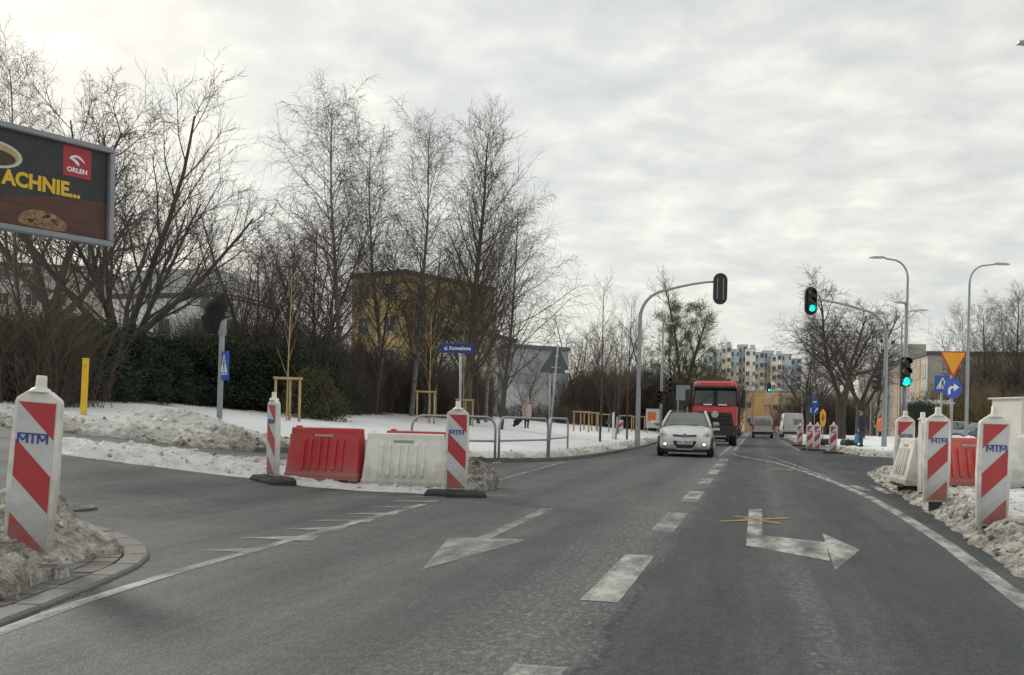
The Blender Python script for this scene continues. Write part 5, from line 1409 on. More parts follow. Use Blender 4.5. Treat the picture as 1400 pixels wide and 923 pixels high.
for u in np.arange(782, 990, 16.0):
    put_thicket(rg.choice(['thick_a', 'thick_b']), 'brown bare shrub in the roadside row behind the support frames', u + rg.uniform(-4, 4), rg.uniform(88, 96), rg.uniform(1.1, 1.6), rz=rg.uniform(0, 360), group='brown shrubs behind the support frames')
    put_thicket('thick_b', 'brown bare shrub in the roadside row behind the support frames', u + rg.uniform(-4, 4), rg.uniform(98, 110), rg.uniform(1.3, 1.7), rz=rg.uniform(0, 360), group='brown shrubs behind the support frames')
for u, Z, s in ((424, 36.5, .9), (436, 37.5, .75)): put_ever('ever_c', 'olive green low shrub beside the first support frame', u, Z, s, 0, group='olive shrubs by the first support frame')
for u, Z in ((1294, 75), (1306, 72), (1330, 74), (1342, 70)): put_thicket('thick_c', 'yellowish drooping shrub behind the round turn arrow sign', u, Z, 1.7, gr, rg.uniform(0, 360), 1.9, group='yellowish shrubs behind the turn arrow')
for u, Z in ((1254, 62), (1262, 64)): put_ever('ever_a', 'dark clipped shrub in front of the low yellow house', u, Z, .75, rg.uniform(0, 360), .72, gr, group='dark shrubs by the yellow house')
for u in np.arange(1085, 1225, 13): put_thicket(rg.choice(['thick_a', 'thick_b']), 'bare shrub in the strip behind the spreading trees', u, rg.uniform(128, 150), rg.uniform(1.2, 1.7), gr, rg.uniform(0, 360), group='bare shrubs behind the spreading trees')
for u in np.arange(1345, 1420, 12): put_thicket(rg.choice(['thick_a', 'thick_b']), 'bare shrub among the trees behind the kiosk', u, rg.uniform(76, 90), rg.uniform(1.1, 1.5), gr, rg.uniform(0, 360), group='bare shrubs behind the kiosk')
# ------------------------------------------------------------------ buildings
GLASS = M('window_glass', (.045, .055, .065), .12, var=.4, scale=.6, objrand=.6)
WFRAME = M('window_frame', (.48, .48, .46), .5, var=.05)
ROOFM = M('roof_dark', (.09, .085, .08), .8, var=.2)
def wall_mat(n, c, d=None): return M(n, c, .85, var=.08, scale=.5, dirt=d or tuple(q * .62 for q in c), damt=.45, dscale=.35, bump=.1, bscale=8)
CREAM = wall_mat('render_cream', (.76, .70, .52)); CREAM_L = wall_mat('render_pale', (.72, .70, .63)); BLUEW = wall_mat('render_blue', (.48, .61, .70)); OCHRE = wall_mat('render_ochre', (.50, .39, .15))
PEACH = wall_mat('render_peach', (.50, .33, .21)); ORANGE = wall_mat('render_orange', (.50, .32, .13)); GREYW = wall_mat('render_grey', (.36, .34, .30)); LGREY = wall_mat('render_light_grey', (.44, .43, .40)); GABLE = wall_mat('gable_grey_blue', (.60, .64, .65)); GABLE_D = wall_mat('gable_slate', (.42, .455, .475))
WHITEW = wall_mat('render_white', (.72, .71, .68)); YELW = wall_mat('render_yellow', (.48, .36, .13))
_wm = {}
def window_mesh(w, h):
    k = (round(w, 2), round(h, 2))
    if k in _wm: return _wm[k]
    m = MB(); f = .07
    m.mat(0)
    for c, s in (((0, -.04, h / 2 - f / 2), (w, .10, f)), ((0, -.04, -h / 2 + f / 2), (w, .10, f)), ((-w / 2 + f / 2, -.04, 0), (f, .10, h - 2 * f)), ((w / 2 - f / 2, -.04, 0), (f, .10, h - 2 * f)), ((0, -.035, 0), (.05, .08, h - 2 * f))): m.box(c, s)
    m.mat(1); m.box((0, -.005, 0), (w - 2 * f, .02, h - 2 * f))
    m.mat(0); m.box((0, -.09, -h / 2 - .03), (w + .12, .16, .05))
    _wm[k] = m.mesh('window', [WFRAME, GLASS]); return _wm[k]
def wins(t, face, W, D, cols, rows, ww, wh, z0, dz, x0=None, dx=None, skip=()):
    """windows on a face: 'f' front (-Y), 'l' left (-X), 'r' right (+X)"""
    me = window_mesh(ww, wh); span = W if face == 'f' else D
    dx = dx or span / cols; x0 = x0 if x0 is not None else -span / 2 + dx / 2
    for r in range(rows):
        for c in range(cols):
            if (r, c) in skip: continue
            a = x0 + c * dx; z = z0 + r * dz
            if face == 'f': ob('window', me, t, (a, -.004, z))
            elif face == 'l': ob('window', me, t, (-W / 2 - .004, D / 2 - a, z), (0, 0, R_(-90)))
            else: ob('window', me, t, (W / 2 + .004, D / 2 + a, z), (0, 0, R_(90)))
def block(name, label, xy, rz, W, D, H, mat, z=None, roof=ROOFM, cat='building', rh=.35):
    """local origin: middle of the front face at ground; front faces -Y"""
    t = thing(name, label, cat, (xy[0], xy[1], (float(zt(xy[0])) if z is None else z) - .3), rz)
    H += .3
    MB().box((0, D / 2, H / 2), (W, D, H)).build('wall', mat, t)
    MB().box((0, D / 2, H + rh / 2), (W + .3, D + .3, rh)).build('roof', roof, t)
    return t
# yellow block behind the birches: corner towards the camera
p = Vector(spot(549, 82)); q = Vector(spot(672, 92)); rz = math.atan2((q - p).y, (q - p).x); W = (q - p).length
c = (p + q) / 2
t = block('apartment_block', 'ochre yellow apartment block seen through the birches', c, rz, W, 6, 11.3, OCHRE)
MB().box((W * .2, -.03, 4.2), (W * .58, .05, 8.3)).build('pale_panel', CREAM_L, t)
wins(t, 'f', W, 16, 3, 4, 1.3, 1.4, 1.9, 2.8, -W * .33, W * .32)
wins(t, 'l', W, 6, 2, 4, 1.4, 1.4, 1.9, 2.8)
# cream wing and grey-blue gable
p = Vector(spot(655, 84)); q = Vector(spot(703, 92)); c = (p + q) / 2; W = (q - p).length
t = block('cream_house', 'cream house wall with small windows left of the grey blue gable', c, math.atan2((q - p).y, (q - p).x), W, 8, 6.9, CREAM_L)
wins(t, 'f', W, 8, 3, 3, .8, 1.2, 1.5, 2.2)
p = Vector(spot(690, 88)); q = Vector(spot(775, 90.5)); c = (p + q) / 2; W = (q - p).length
t = block('gable_house', 'blank grey blue gable wall with dark slate upper half', c, math.atan2((q - p).y, (q - p).x), W, 12, 6.9, GABLE, z=.6, roof=M('roof_grey', (.16, .17, .18), .7))
MB().prism([(-W / 2, 4.2), (W / 2, 4.0), (W / 2, 7.15), (-W / 2, 7.2)], -.05, -.004).build('slate_panel', GABLE_D, t)
for sx in (-W / 2 + .05, W / 2 - .05): MB().box((sx, -.03, 3.5), (.1, .06, 7.0)).build('corner_trim', LGREY, t)
# grey blocks far left
x = spot(50, 105); t = block('apartment_block', 'pale grey block with square windows below the billboard', spot(20, 105), YAW + R_(12), 17, 12, 13.2, LGREY)
wins(t, 'f', 17, 12, 6, 5, 1.3, 1.3, 2.2, 2.6)
MB().box((6.8, -.04, 6.7), (3.4, .06, 13.2)).build('grey_panel', GREYW, t)
t = block('white_house', 'white house wall glimpsed behind the wide dark tree', spot(222, 70), YAW + R_(-18), 9.0, 8, 6.2, WHITEW)
wins(t, 'f', 9, 8, 3, 2, 1.1, 1.2, 1.8, 2.7)
MB().prism([(-4.7, 6.6), (4.7, 6.6), (3.4, 8.6), (-3.4, 8.6)], .5, 7.5).build('pitched_roof', M('roof_snow', (.62, .63, .65), .8, var=.15, scale=.6), t)
# far estate: stepped towers, cream below and blue above
rgE = random.Random(12)
names = ['directly above the truck cab', 'with a white bay strip next to it', 'with three balconies in one column', 'that stands tallest of the row', 'with a stair shaft of small windows', 'behind the far green signal', 'with balconies above the orange house', 'set back beside the tallest one', 'with a rounded corner of balconies', 'half hidden by the spreading tree', 'behind the limbs of the spreading tree', 'at the end of the row behind the trees']
us = [952, 966, 979, 991, 1002, 1013, 1024, 1036, 1048, 1060, 1072, 1086]
hs = [17.5, 19.5, 21.5, 22.0, 21.2, 22.6, 21.0, 20.2, 20.8, 19.2, 19.6, 18.6]
for i, (u, H) in enumerate(zip(us, hs)):
    Z = 268 - i * 1.5 + (i % 3) * 3.0; W = 2.55 + rgE.uniform(-.1, .25) + (.3 if i > 9 else 0)
    W *= 1.0; fl = 8; fh = H / fl
    blue_all = i >= 10
    t = block('estate_tower', 'far cream blue tower ' + names[i], spot(u, Z), YAW + R_(-12), W, 9, H, BLUEW if blue_all else (CREAM if i % 2 else CREAM_L), z=0, rh=.3, roof=LGREY)
    t['group'] = 'stepped cream and blue towers of the far estate'
    if not blue_all:
        MB().box((0, -.12, H - fh * .72), (W * .985, .3, fh * 1.7)).build('blue_top', BLUEW if i % 3 else CREAM_L, t)
        if i % 3 == 0: MB().box((W * .2, 2.5, H + .9), (W * .5, 2.4, 1.5)).build('roof_house', BLUEW, t)
    if i % 2 == 0: MB().box((W * .34, -.25, H * .45), (W * .24, .55, H * .86)).build('white_bay', WHITEW, t)
    for r in range(fl):
        up = r >= fl - 2 and not blue_all
        yy = -.275 if up else -.004
        ob('window', window_mesh(.95, 1.15), t, (-W * .26, yy, 1.9 + r * fh))
        if i % 2:
            if not up: MB().box((W * .26, -.5, 1.25 + r * fh), (W * .40, 1.0, .85)).build('balcony', WHITEW if (r + i) % 3 else BLUEW, t)
            ob('window', window_mesh(1.0, 1.2), t, (W * .26, yy, 2.25 + r * fh))
        else: ob('window', window_mesh(.6, 1.0), t, (W * .34, -.53, 1.9 + r * fh))
# orange house
p = spot(1056, 190)
t = block('orange_house', 'small orange and peach house below the far towers', p, YAW + R_(-8), 10.5, 9, 7.6, PEACH, z=0, roof=M('roof_tan', (.35, .28, .2), .8))
MB().box((-2.6, -.25, 3.9), (1.9, .5, 7.8)).build('orange_shaft', ORANGE, t)
MB().box((1.3, -.06, 6.7), (7.8, .12, 2.3)).build('ochre_band', M('render_ochre_pale', (.55, .44, .27), .85, var=.1), t)
wins(t, 'f', 10.5, 9, 3, 2, .9, 1.3, 2.2, 3.0, .4, 2.2)
wins(t, 'f', 10.5, 9, 1, 2, .8, 1.2, 2.4, 3.0, -4.4, 2.2)
# right hand block: gable towards us, windowed front facing the road
p = Vector(spot(1266, 100)); q = p + Vector((9., .6))
rz = math.atan2((q - p).y, (q - p).x); W = (q - p).length; c = (p + q) / 2
t = block('apartment_block', 'grey gabled apartment block with orange striped window front', c, rz, W, 40, 8.6, GREYW, z=0, rh=.4)
for k in range(7): MB().box((-W / 2 - .03, 3.9 + k * 5.5, 4.3), (.06, 1.9, 8.5)).build('orange_strip', PEACH, t)
for k in range(8): MB().box((-W / 2 - .02, 1.2 + k * 5.4, 4.3), (.04, 2.9, 8.5)).build('pale_strip', LGREY, t)
wins(t, 'l', W, 40, 15, 3, 1.7, 1.35, 2.1, 2.65)
MB().box((-W * .3, 16, 10.1), (2.6, 2.6, 2.2)).build('roof_house', LGREY, t)
t = block('yellow_house', 'low yellow house with snowy roof in front of the grey gabled block', spot(1270, 72), YAW + R_(-14), 2.6, 5, 2.9, YELW, z=0, roof=M('roof_snowy', (.70, .71, .73), .8, var=.1), cat='building')
wins(t, 'f', 2.6, 5, 2, 1, .6, .8, 2.0, 2, -.6, 1.2)
MB().box((-.3, -.8, 3.2), (3.4, 1.9, .10), (R_(-6), 0, 0)).build('porch_roof', M('roof_snowy', (.7, .7, .7)), t)
t = block('white_kiosk', 'plain off white kiosk box standing in the snow', (0, 0), 0, 3.2, 2.4, 2.25, M('kiosk_panel', (.56, .54, .47), .6, var=.05, dirt=(.40, .38, .32), damt=.4, dscale=1), z=0, roof=M('kiosk_roof', (.5, .49, .45), .6), cat='kiosk', rh=.08)
x, y = spot(1436, 50); t.location = (x, y, .2); t.rotation_euler = (0, 0, YAW + R_(8))
for k in range(5): MB().box((-1.3 + k * .65, -.006, 1.3), (.02, .01, 2.3)).build('panel_joint', GREYP, t)
# orange advertising board by the road, left
x, y = spot(892, 78); g = gl(x, y)
t = thing('advert_board', 'small orange and white advertising board beside the oncoming cars', 'sign', (x, y, g), YAW)
MB().bbox((0, 0, 1.2), (1.05, .12, 1.5), .03).build('frame', WFRAME, t)
MB().box((-.08, -.063, 1.35), (.62, .006, .72)).build('orange_print', M('print_orange', (.62, .14, .04), .5, var=.2), t)
MB().box((.1, -.067, .95), (.5, .003, .18)).build('white_print', SWHITE, t)
for sx in (-.4, .4): MB().box((sx, .0, .25), (.07, .07, .5)).build('leg', GALV, t)
x, y = spot(930, 72); g = gl(x, y)
t = thing('grey_sign_back', 'grey rectangular sign back between lamp post and truck', 'sign', (x, y, g - .05), YAW)
MB().tube([(-.2, 0, 0), (-.2, 0, 3.9)], .04, 8).build('pole', GALV, t, smooth=True); MB().tube([(.5, 0, 0), (.5, 0, 3.9)], .04, 8).build('pole', GALV, t, smooth=True)
MB().bbox((.15, -.05, 3.4), (1.0, .03, 1.1), .01).build('sign_plate', M('sign_back_blue', (.22, .25, .28), .5, .2, var=.1), t)
# signal gantry further down the road
x, y = spot(1043, 128)
t = thing('traffic_signal', 'distant signal gantry with one small green light over the road', 'traffic light', (x + 4.8, y, 0), YAW)
MB().tube([(0, 0, 0), (0, 0, 5.6), (-.3, 0, 6.1), (-5, 0, 6.2), (-9.5, 0, 6.3)], [.12, .09, .08, .06, .05], 8).build('mast', GREYP, t, smooth=True)
signal_head(t, (-4.3, -.1, 6.05), 0, 2, board=True); signal_head(t, (-8.6, -.1, 6.1), math.pi, None, board=True)
# ------------------------------------------------------------------ vehicles (front faces local -Y, centred on x)
TYRE = M('tyre', (.018, .018, .019), .85, var=.3, dirt=(.10, .095, .09), damt=.5, dscale=5)
RIM = M('rim', (.34, .35, .36), .35, .7, var=.1)
CARGLASS = M('car_glass', (.12, .135, .128), .05, var=.4, scale=1.5, spec=1.0)  # base colour lifted to stand in for sky reflection and the cabin behind
TRUCKGLASS = M('truck_glass', (.022, .028, .032), .06, var=.4, scale=1.5, spec=.7)
LAMPG = M('lamp_clear', (.42, .44, .46), .15, .3, var=.15)
LAMPR = M('lamp_red', (.32, .02, .02), .25, var=.1)
FOG = M('fog_lamp_lit', (.9, .9, .85), .2, emit=(1.0, .95, .85), estr=2.0, var=0)
TRIM = M('black_trim', (.018, .018, .019), .55, var=.2, dirt=(.10, .095, .085), damt=.3)
PLATE = M('number_plate', (.62, .62, .60), .5, var=.05)
def paint(n, c, metal=.0, r=.28, dirt=(.16, .15, .13)): return M(n, c, r, metal, var=.05, coat=.5, dirt=dirt, damt=.35, dscale=2.2, splash=.30)
SILVER = paint('paint_silver', (.66, .67, .66), .2); WHITEP = paint('paint_white', (.60, .61, .60)); VSILV = paint('paint_grey_silver', (.50, .51, .53), .2); DARKP = paint('paint_dark', (.02, .022, .026)); TRUCKR = paint('paint_truck_red', (.62, .022, .035), 0, .35); BLUEC = paint('paint_blue', (.06, .10, .16))
def wheel(t, x, y, r, w=.2):
    s = 1 if x > 0 else -1
    o = MB().lathe([(r * .62, -w / 2), (r * .92, -w / 2), (r, -w * .32), (r, w * .32), (r * .92, w / 2), (r * .62, w / 2)], 24, (0, 0, 0), 'X').build('wheel', TYRE, t, (x, y, r), angle=40)
    m = MB().lathe([(r * .63, -.02), (r * .60, .03), (r * .22, .045), (.01, .05)], 20, (0, 0, 0), 'X')
    m.build('rim', RIM, o, (s * w * .42, 0, 0), (0, 0, 0 if s > 0 else math.pi))
    return o
def shell(name, mat, t, st, sub=2, crease=None):
    """st: (y, zbottom, zshoulder, half width, crown)"""
    rings = []
    for y, zb, zs, w, cr in st:
        zm = zb + (zs - zb) * .45
        half = [(w * .55, zb), (w * .92, zb + .02), (w, zb + .10), (w * 1.0, zm), (w * .975, zs - .10), (w * .90, zs - .02), (w * .55, zs + cr * .7)]
        rg_ = [Vector((-a, y, b_)) for a, b_ in half[::-1]] + [Vector((a, y, b_)) for a, b_ in half]
        rings.append(rg_)
    m = MB().loft(rings)
    o = m.build(name, mat, t, smooth=True)
    md = o.modifiers.new('smooth', 'SUBSURF'); md.levels = sub; md.render_levels = sub
    return o
def quad_panel(name, mat, t, a, b_, c, d, nu=6, nv=4, bulge=(0, 0, 0), th=.0):
    """curved panel through corners a b c d (a-b bottom, d-c top)"""
    a, b_, c, d = map(Vector, (a, b_, c, d)); V = []; bl = Vector(bulge)
    for j in range(nv + 1):
        for i in range(nu + 1):
            u, v = i / nu, j / nv
            p = a.lerp(b_, u).lerp(d.lerp(c, u), v); V.append(p + bl * (4 * u * (1 - u)))
    F = [(j * (nu + 1) + i, j * (nu + 1) + i + 1, (j + 1) * (nu + 1) + i + 1, (j + 1) * (nu + 1) + i) for j in range(nv) for i in range(nu)]
    return MB().add(V, F).build(name, mat, t, smooth=True)
def arch(t, x, y, r):
    s = 1 if x > 0 else -1
    pts = [(r * math.cos(a), r * math.sin(a)) for a in [math.pi * k / 14 for k in range(15)]]
    m = MB().add([Vector((0, py, max(-.2, pz))) for py, pz in pts] + [Vector((-s * .3, py, pz)) for py, pz in pts] + [Vector((0, 0, -.0))], [(i, i + 1, i + 16, i + 15) for i in range(14)])
    m.build('wheel_arch', TRIM, t, (x, y, r * .84))
    MB().add([Vector((0, py, pz)) for py, pz in pts], [tuple(range(15))]).build('wheel_well', SBLACK, t, (x, y, r * .84))
def hatchback(label, loc, rz, body, plate=None, lights=False, scale=1.0, name='hatchback_car', group=None, driver=False):
    t = thing(name, label, 'car', loc, rz, group); t.scale = (scale,) * 3
    shell('body', body, t, [(.00, .30, .60, .50, .02), (.05, .22, .68, .66, .02), (.22, .18, .76, .78, .03), (.55, .18, .87, .83, .05), (.95, .18, .965, .85, .05), (1.25, .18, .985, .855, .03), (2.2, .18, .985, .86, .02), (3.2, .18, 1.0, .855, .02), (3.7, .22, .98, .80, .02), (3.92, .30, .90, .70, .02)])
    # greenhouse
    wb, wt = .74, .545
    Y0, Z0, Y1, Z1, Y2, Y3 = .98, .975, 1.72, 1.44, 3.1, 3.72
    quad_panel('windscreen', CARGLASS, t, (-wb, Y0 + .08, Z0), (wb, Y0 + .08, Z0), (wt, Y1, Z1 - .03), (-wt, Y1, Z1 - .03), bulge=(0, -.10, .0))
    quad_panel('rear_window', CARGLASS, t, (wb * .95, Y3, 1.02), (-wb * .95, Y3, 1.02), (-wt, Y2 + .1, Z1 - .05), (wt, Y2 + .1, Z1 - .05), bulge=(0, .06, 0))
    for s in (-1, 1):
        quad_panel('side_window', CARGLASS, t, (s * (wb + .03), Y0 + .2, Z0), (s * (wb + .05), Y3 - .05, 1.0), (s * (wt + .015), Y2, Z1 - .02), (s * (wt + .015), Y1 + .06, Z1 - .02), bulge=(s * .02, 0, 0))
        MB().tube([(s * (wb + .02), Y0, Z0 - .01), (s * (wb - .06), Y0 + .32, Z0 + .21), (s * (wt + .02), Y1, Z1 - .01), (s * (wt + .02), (Y1 + Y2) / 2, Z1 + .012), (s * (wt + .02), Y2, Z1 - .01), (s * (wb - .02), Y3, 1.0)], [.045, .042, .038, .036, .038, .06], 8).build('pillar', body, t, smooth=True)
        MB().box((s * (wb - .065), 2.25, 1.2), (.04, .08, .5), (0, R_(-s * 24), 0)).build('pillar', TRIM, t)
        m = MB().lathe([(.02, -.07), (.07, -.05), (.085, .0), (.075, .05), (.05, .06)], 14, (0, 0, 0), 'Y'); o = m.build('mirror', body, t, (s * .93, Y0 + .28, 1.03), smooth=True); o.scale = (1.35, 1, .95)
        MB().tube([(s * .76, Y0 + .25, .98), (s * .86, Y0 + .28, 1.01)], .022, 8).build('mirror_arm', TRIM, t)
        # headlight swept back along the wing
        hl = [(.55, .06, .70), (.70, .14, .62), (.79, .26, .66), (.815, .52, .84), (.77, .66, .90), (.70, .42, .82), (.60, .18, .74)]
        m = MB().add([Vector((s * a * 1.0, b_ - .012, c)) for a, b_, c in hl] + [Vector((s * .70, .22, .725))], [(i, (i + 1) % 7, 7) for i in range(7)])
        m.build('headlight', LAMPG, t)
        MB().lathe([(.055, -.02), (.05, -.035), (.02, -.045)], 12, (s * .70, .20, .70), 'Y').build('headlight_bulb', RIM, t)
        MB().lathe([(.075, -.02), (.07, -.01)], 14, (s * .60, .03, .40), 'Y').build('fog_recess', TRIM, t)
        MB().lathe([(.045, -.03), (.035, -.045), (.005, -.05)], 12, (s * .60, .03, .40), 'Y').build('fog_lamp', FOG if lights else LAMPG, t)
        MB().box((s * .74, 3.80, .85), (.14, .1, .26)).build('tail_light', LAMPR, t)
        MB().box((s * .862, 1.75, .84), (.02, .16, .03)).build('door_handle', body, t)
        for yy in (.70, 3.18): arch(t, s * .868, yy, .345)
    quad_panel('roof', body, t, (-wt - .02, Y1 - .02, Z1), (wt + .02, Y1 - .02, Z1), (wt + .02, Y2 + .08, Z1 - .01), (-wt - .02, Y2 + .08, Z1 - .01), bulge=(0, 0, .045))
    for yy in (.70, 3.18):
        for s in (-1, 1): wheel(t, s * .78, yy, .295, .19)
    # grille, intake, badge, plate
    MB().prism([(-.36, .665), (-.10, .645), (.10, .645), (.36, .665), (.37, .70), (.12, .685), (-.12, .685), (-.37, .70)], -.020, .06).build('grille', SBLACK, t)
    MB().prism([(-.36, .50), (.36, .50), (.33, .40), (.22, .26), (-.22, .26), (-.33, .40)], -.022, .06).build('air_intake', SBLACK, t)
    MB().tube([(-.40, -.005, .52), (-.36, -.015, .40), (-.24, -.02, .24), (.24, -.02, .24), (.36, -.015, .40), (.40, -.005, .52)], .018, 8).build('intake_rim', body, t, smooth=True)
    m = MB()
    m.lathe([(.062, -.03), (.062, -.036), (.050, -.036), (.050, -.03)], 18, (0, 0, .675), 'Y')
    m.box((-.022, -.033, .675), (.012, .006, .07), (0, R_(12), 0)).box((.022, -.033, .675), (.012, .006, .07), (0, R_(12), 0)).box((0, -.033, .675), (.045, .006, .012), (0, R_(-18), 0))
    m.build('badge', RIM, t)
    pl = MB().box((0, -.032, .45), (.50, .012, .112)).build('number_plate', PLATE, t)
    MB().box((-.23, -.040, .45), (.035, .003, .105)).build('plate_band', SBLUE, pl)
    if plate: ob('lettering', text_mesh(plate, .10, .002, SBLACK, .95), pl, (.018, -.0405, .45))
    MB().box((0, .30, .165), (1.3, .25, .05)).build('splitter', TRIM, t)
    MB().box((0, 1.9, .17), (1.5, 3.0, .06)).build('underbody', SBLACK, t)
    MB().tube([(-.55, Y0 + .02, .985), (.0, Y0 + .03, 1.0), (.4, Y0 - .01, .995)], .012, 6).build('wiper', SBLACK, t)
    if driver:
        for sx, m_ in ((-.32, M('seat_cloth', (.10, .10, .10), .9)), (.32, M('seat_cloth', (.1, .1, .1), .9))):
            MB().bbox((sx, 1.95, .95), (.45, .16, .55), .06, (R_(-12), 0, 0)).build('seat', m_, t)
    return t
hx, hy = spot(937, 32.6)
hatchback('silver hatchback with lit fog lamps driving in the oncoming lane', (hx, hy - .2, .0), R_(1.5), SILVER, 'GA 785AE', True, 1.045, driver=True)
hatchback('dark car queuing behind the red truck', (-2.6, 66, 0), 0, DARKP, None, True, 1.0)
hatchback('pale car far along the oncoming lane', (-2.6, 118, 0), 0, SILVER, None, False, 1.0)
for (u, Z, rz, m_, lb) in ((1262, 66, -70, VSILV, 'snow dusted silver car parked behind the striped boards'), (1304, 62, -75, BLUEC, 'dark blue parked car behind the amber triangle pole'), (1330, 70, -80, paint('paint_dull_red', (.22, .03, .03)), 'dull red car parked near the yellowish shrubs'), (1392, 33, -85, WHITEP, 'white car parked beside the kiosk')):
    x, y = spot(u, Z); hatchback(lb, (x, y, gr(x, y) - .06), YAW + R_(rz), m_, None, False, 1.0, group='cars parked beyond the snow bank')

def van(label, loc, rz, body, W=.95, H=1.95, L_=4.9, high=False):
    """rear faces local -Y"""
    t = thing('van', label, 'van', loc, rz)
    ws = W * .985; wt = W * (.86 if not high else .88)
    m = MB(); rings = []
    for y, k in ((0.0, .0), (.05, 1.), (L_ * .70, 1.), (L_ * .80, .62), (L_ * .98, .45), (L_, .40)):
        top = H if k == 1. else (.98 * H if k == 0 else (H * .95 if k == .62 else H * .56))
        if k == .45: top = H * .55
        if k == .40: top = H * .45
        q = 1.0 if k == 1. else .975
        half = [(W * .55, .28), (W * .94, .30), (ws * q, .45), (W * q, .95), (W * .985 * q, min(1.05, top * .72)), (wt * q, top - .12), (wt * .90 * q, top - .02), (wt * .5, top + .01)]
        rings.append([Vector((-a, y, b_)) for a, b_ in half[::-1]] + [Vector((a, y, b_)) for a, b_ in half])
    o = m.loft(rings).build('body', body, t, smooth=True)
    o.data.set_sharp_from_angle(angle=R_(50))
    zw0, zw1 = (1.12, 1.62) if not high else (1.28, 1.85)
    if not high:
        MB().prism([(-W * .80, zw0), (W * .80, zw0), (W * .74, zw1), (-W * .74, zw1)], -.012, .03).build('rear_window', CARGLASS, t)
    else:
        MB().prism([(.08, zw0), (W * .80, zw0), (W * .78, zw1), (.08, zw1)], -.012, .03).build('rear_window', CARGLASS, t)
        MB().prism([(-W * .80, zw0), (-.08, zw0), (-.08, zw1), (-W * .78, zw1)], -.010, .03).build('rear_panel', M('van_panel', (.5, .51, .5), .4), t)
        MB().box((0, -.006, 1.2), (.015, .012, 1.7)).build('door_gap', SBLACK, t)
    MB().bbox((0, -.02, .46), (W * 1.94, .16, .22), .05).build('bumper', TRIM if high else TRIM, t)
    if not high: MB().bbox((0, -.03, .60), (W * 1.92, .12, .14), .04).build('bumper_cover', body, t)
    for s in (-1, 1):
        MB().bbox((s * W * .92, -.004, 1.0 if not high else .95), (.14, .05, .46 if not high else .36), .02).build('tail_light', LAMPR, t)
        for y in (.85, L_ * .80): wheel(t, s * (W - .13), y, .33, .22); arch(t, s * (W + .004), y, .39)
        MB().bbox((s * (W + .14), L_ * .74, 1.2), (.18, .10, .24), .03).build('mirror', TRIM, t)
        MB().prism([(-.1, 0), (.1, 0)] and [(L_ * .25, 1.12), (L_ * .72, 1.12), (L_ * .68, H * .83), (L_ * .25, H * .83)], -.01, .01, Matrix.Translation((s * (W * .93), 0, 0)) @ Matrix.Rotation(R_(90), 4, 'Z')).build('side_window', CARGLASS, t)
    MB().box((0, -.055 if not high else -.02, .82), (.52, .012, .115)).build('number_plate', PLATE, t)
    if not high: MB().box((0, -.02, 1.72), (.5, .03, .04)).build('brake_light', LAMPR, t)
    MB().box((0, L_ * .5, .3), (W * 1.5, L_ * .9, .08)).build('underbody', SBLACK, t)
    return t
x, y = spot(1043, 91.5); van('silver people carrier van driving away seen from behind', (x, y, 0), 0, VSILV, .96, 1.98, 4.9)
x, y = spot(1084.5, 100); van('tall white panel van with one dark rear window parked at the side', (x, y, .02), R_(2), paint('paint_van_white', (.50, .51, .49)), 1.05, 2.45, 5.6, True)
van('grey bus like van far ahead in the lane', (1.0, 178, 0), 0, WHITEP, .95, 1.9, 4.8)

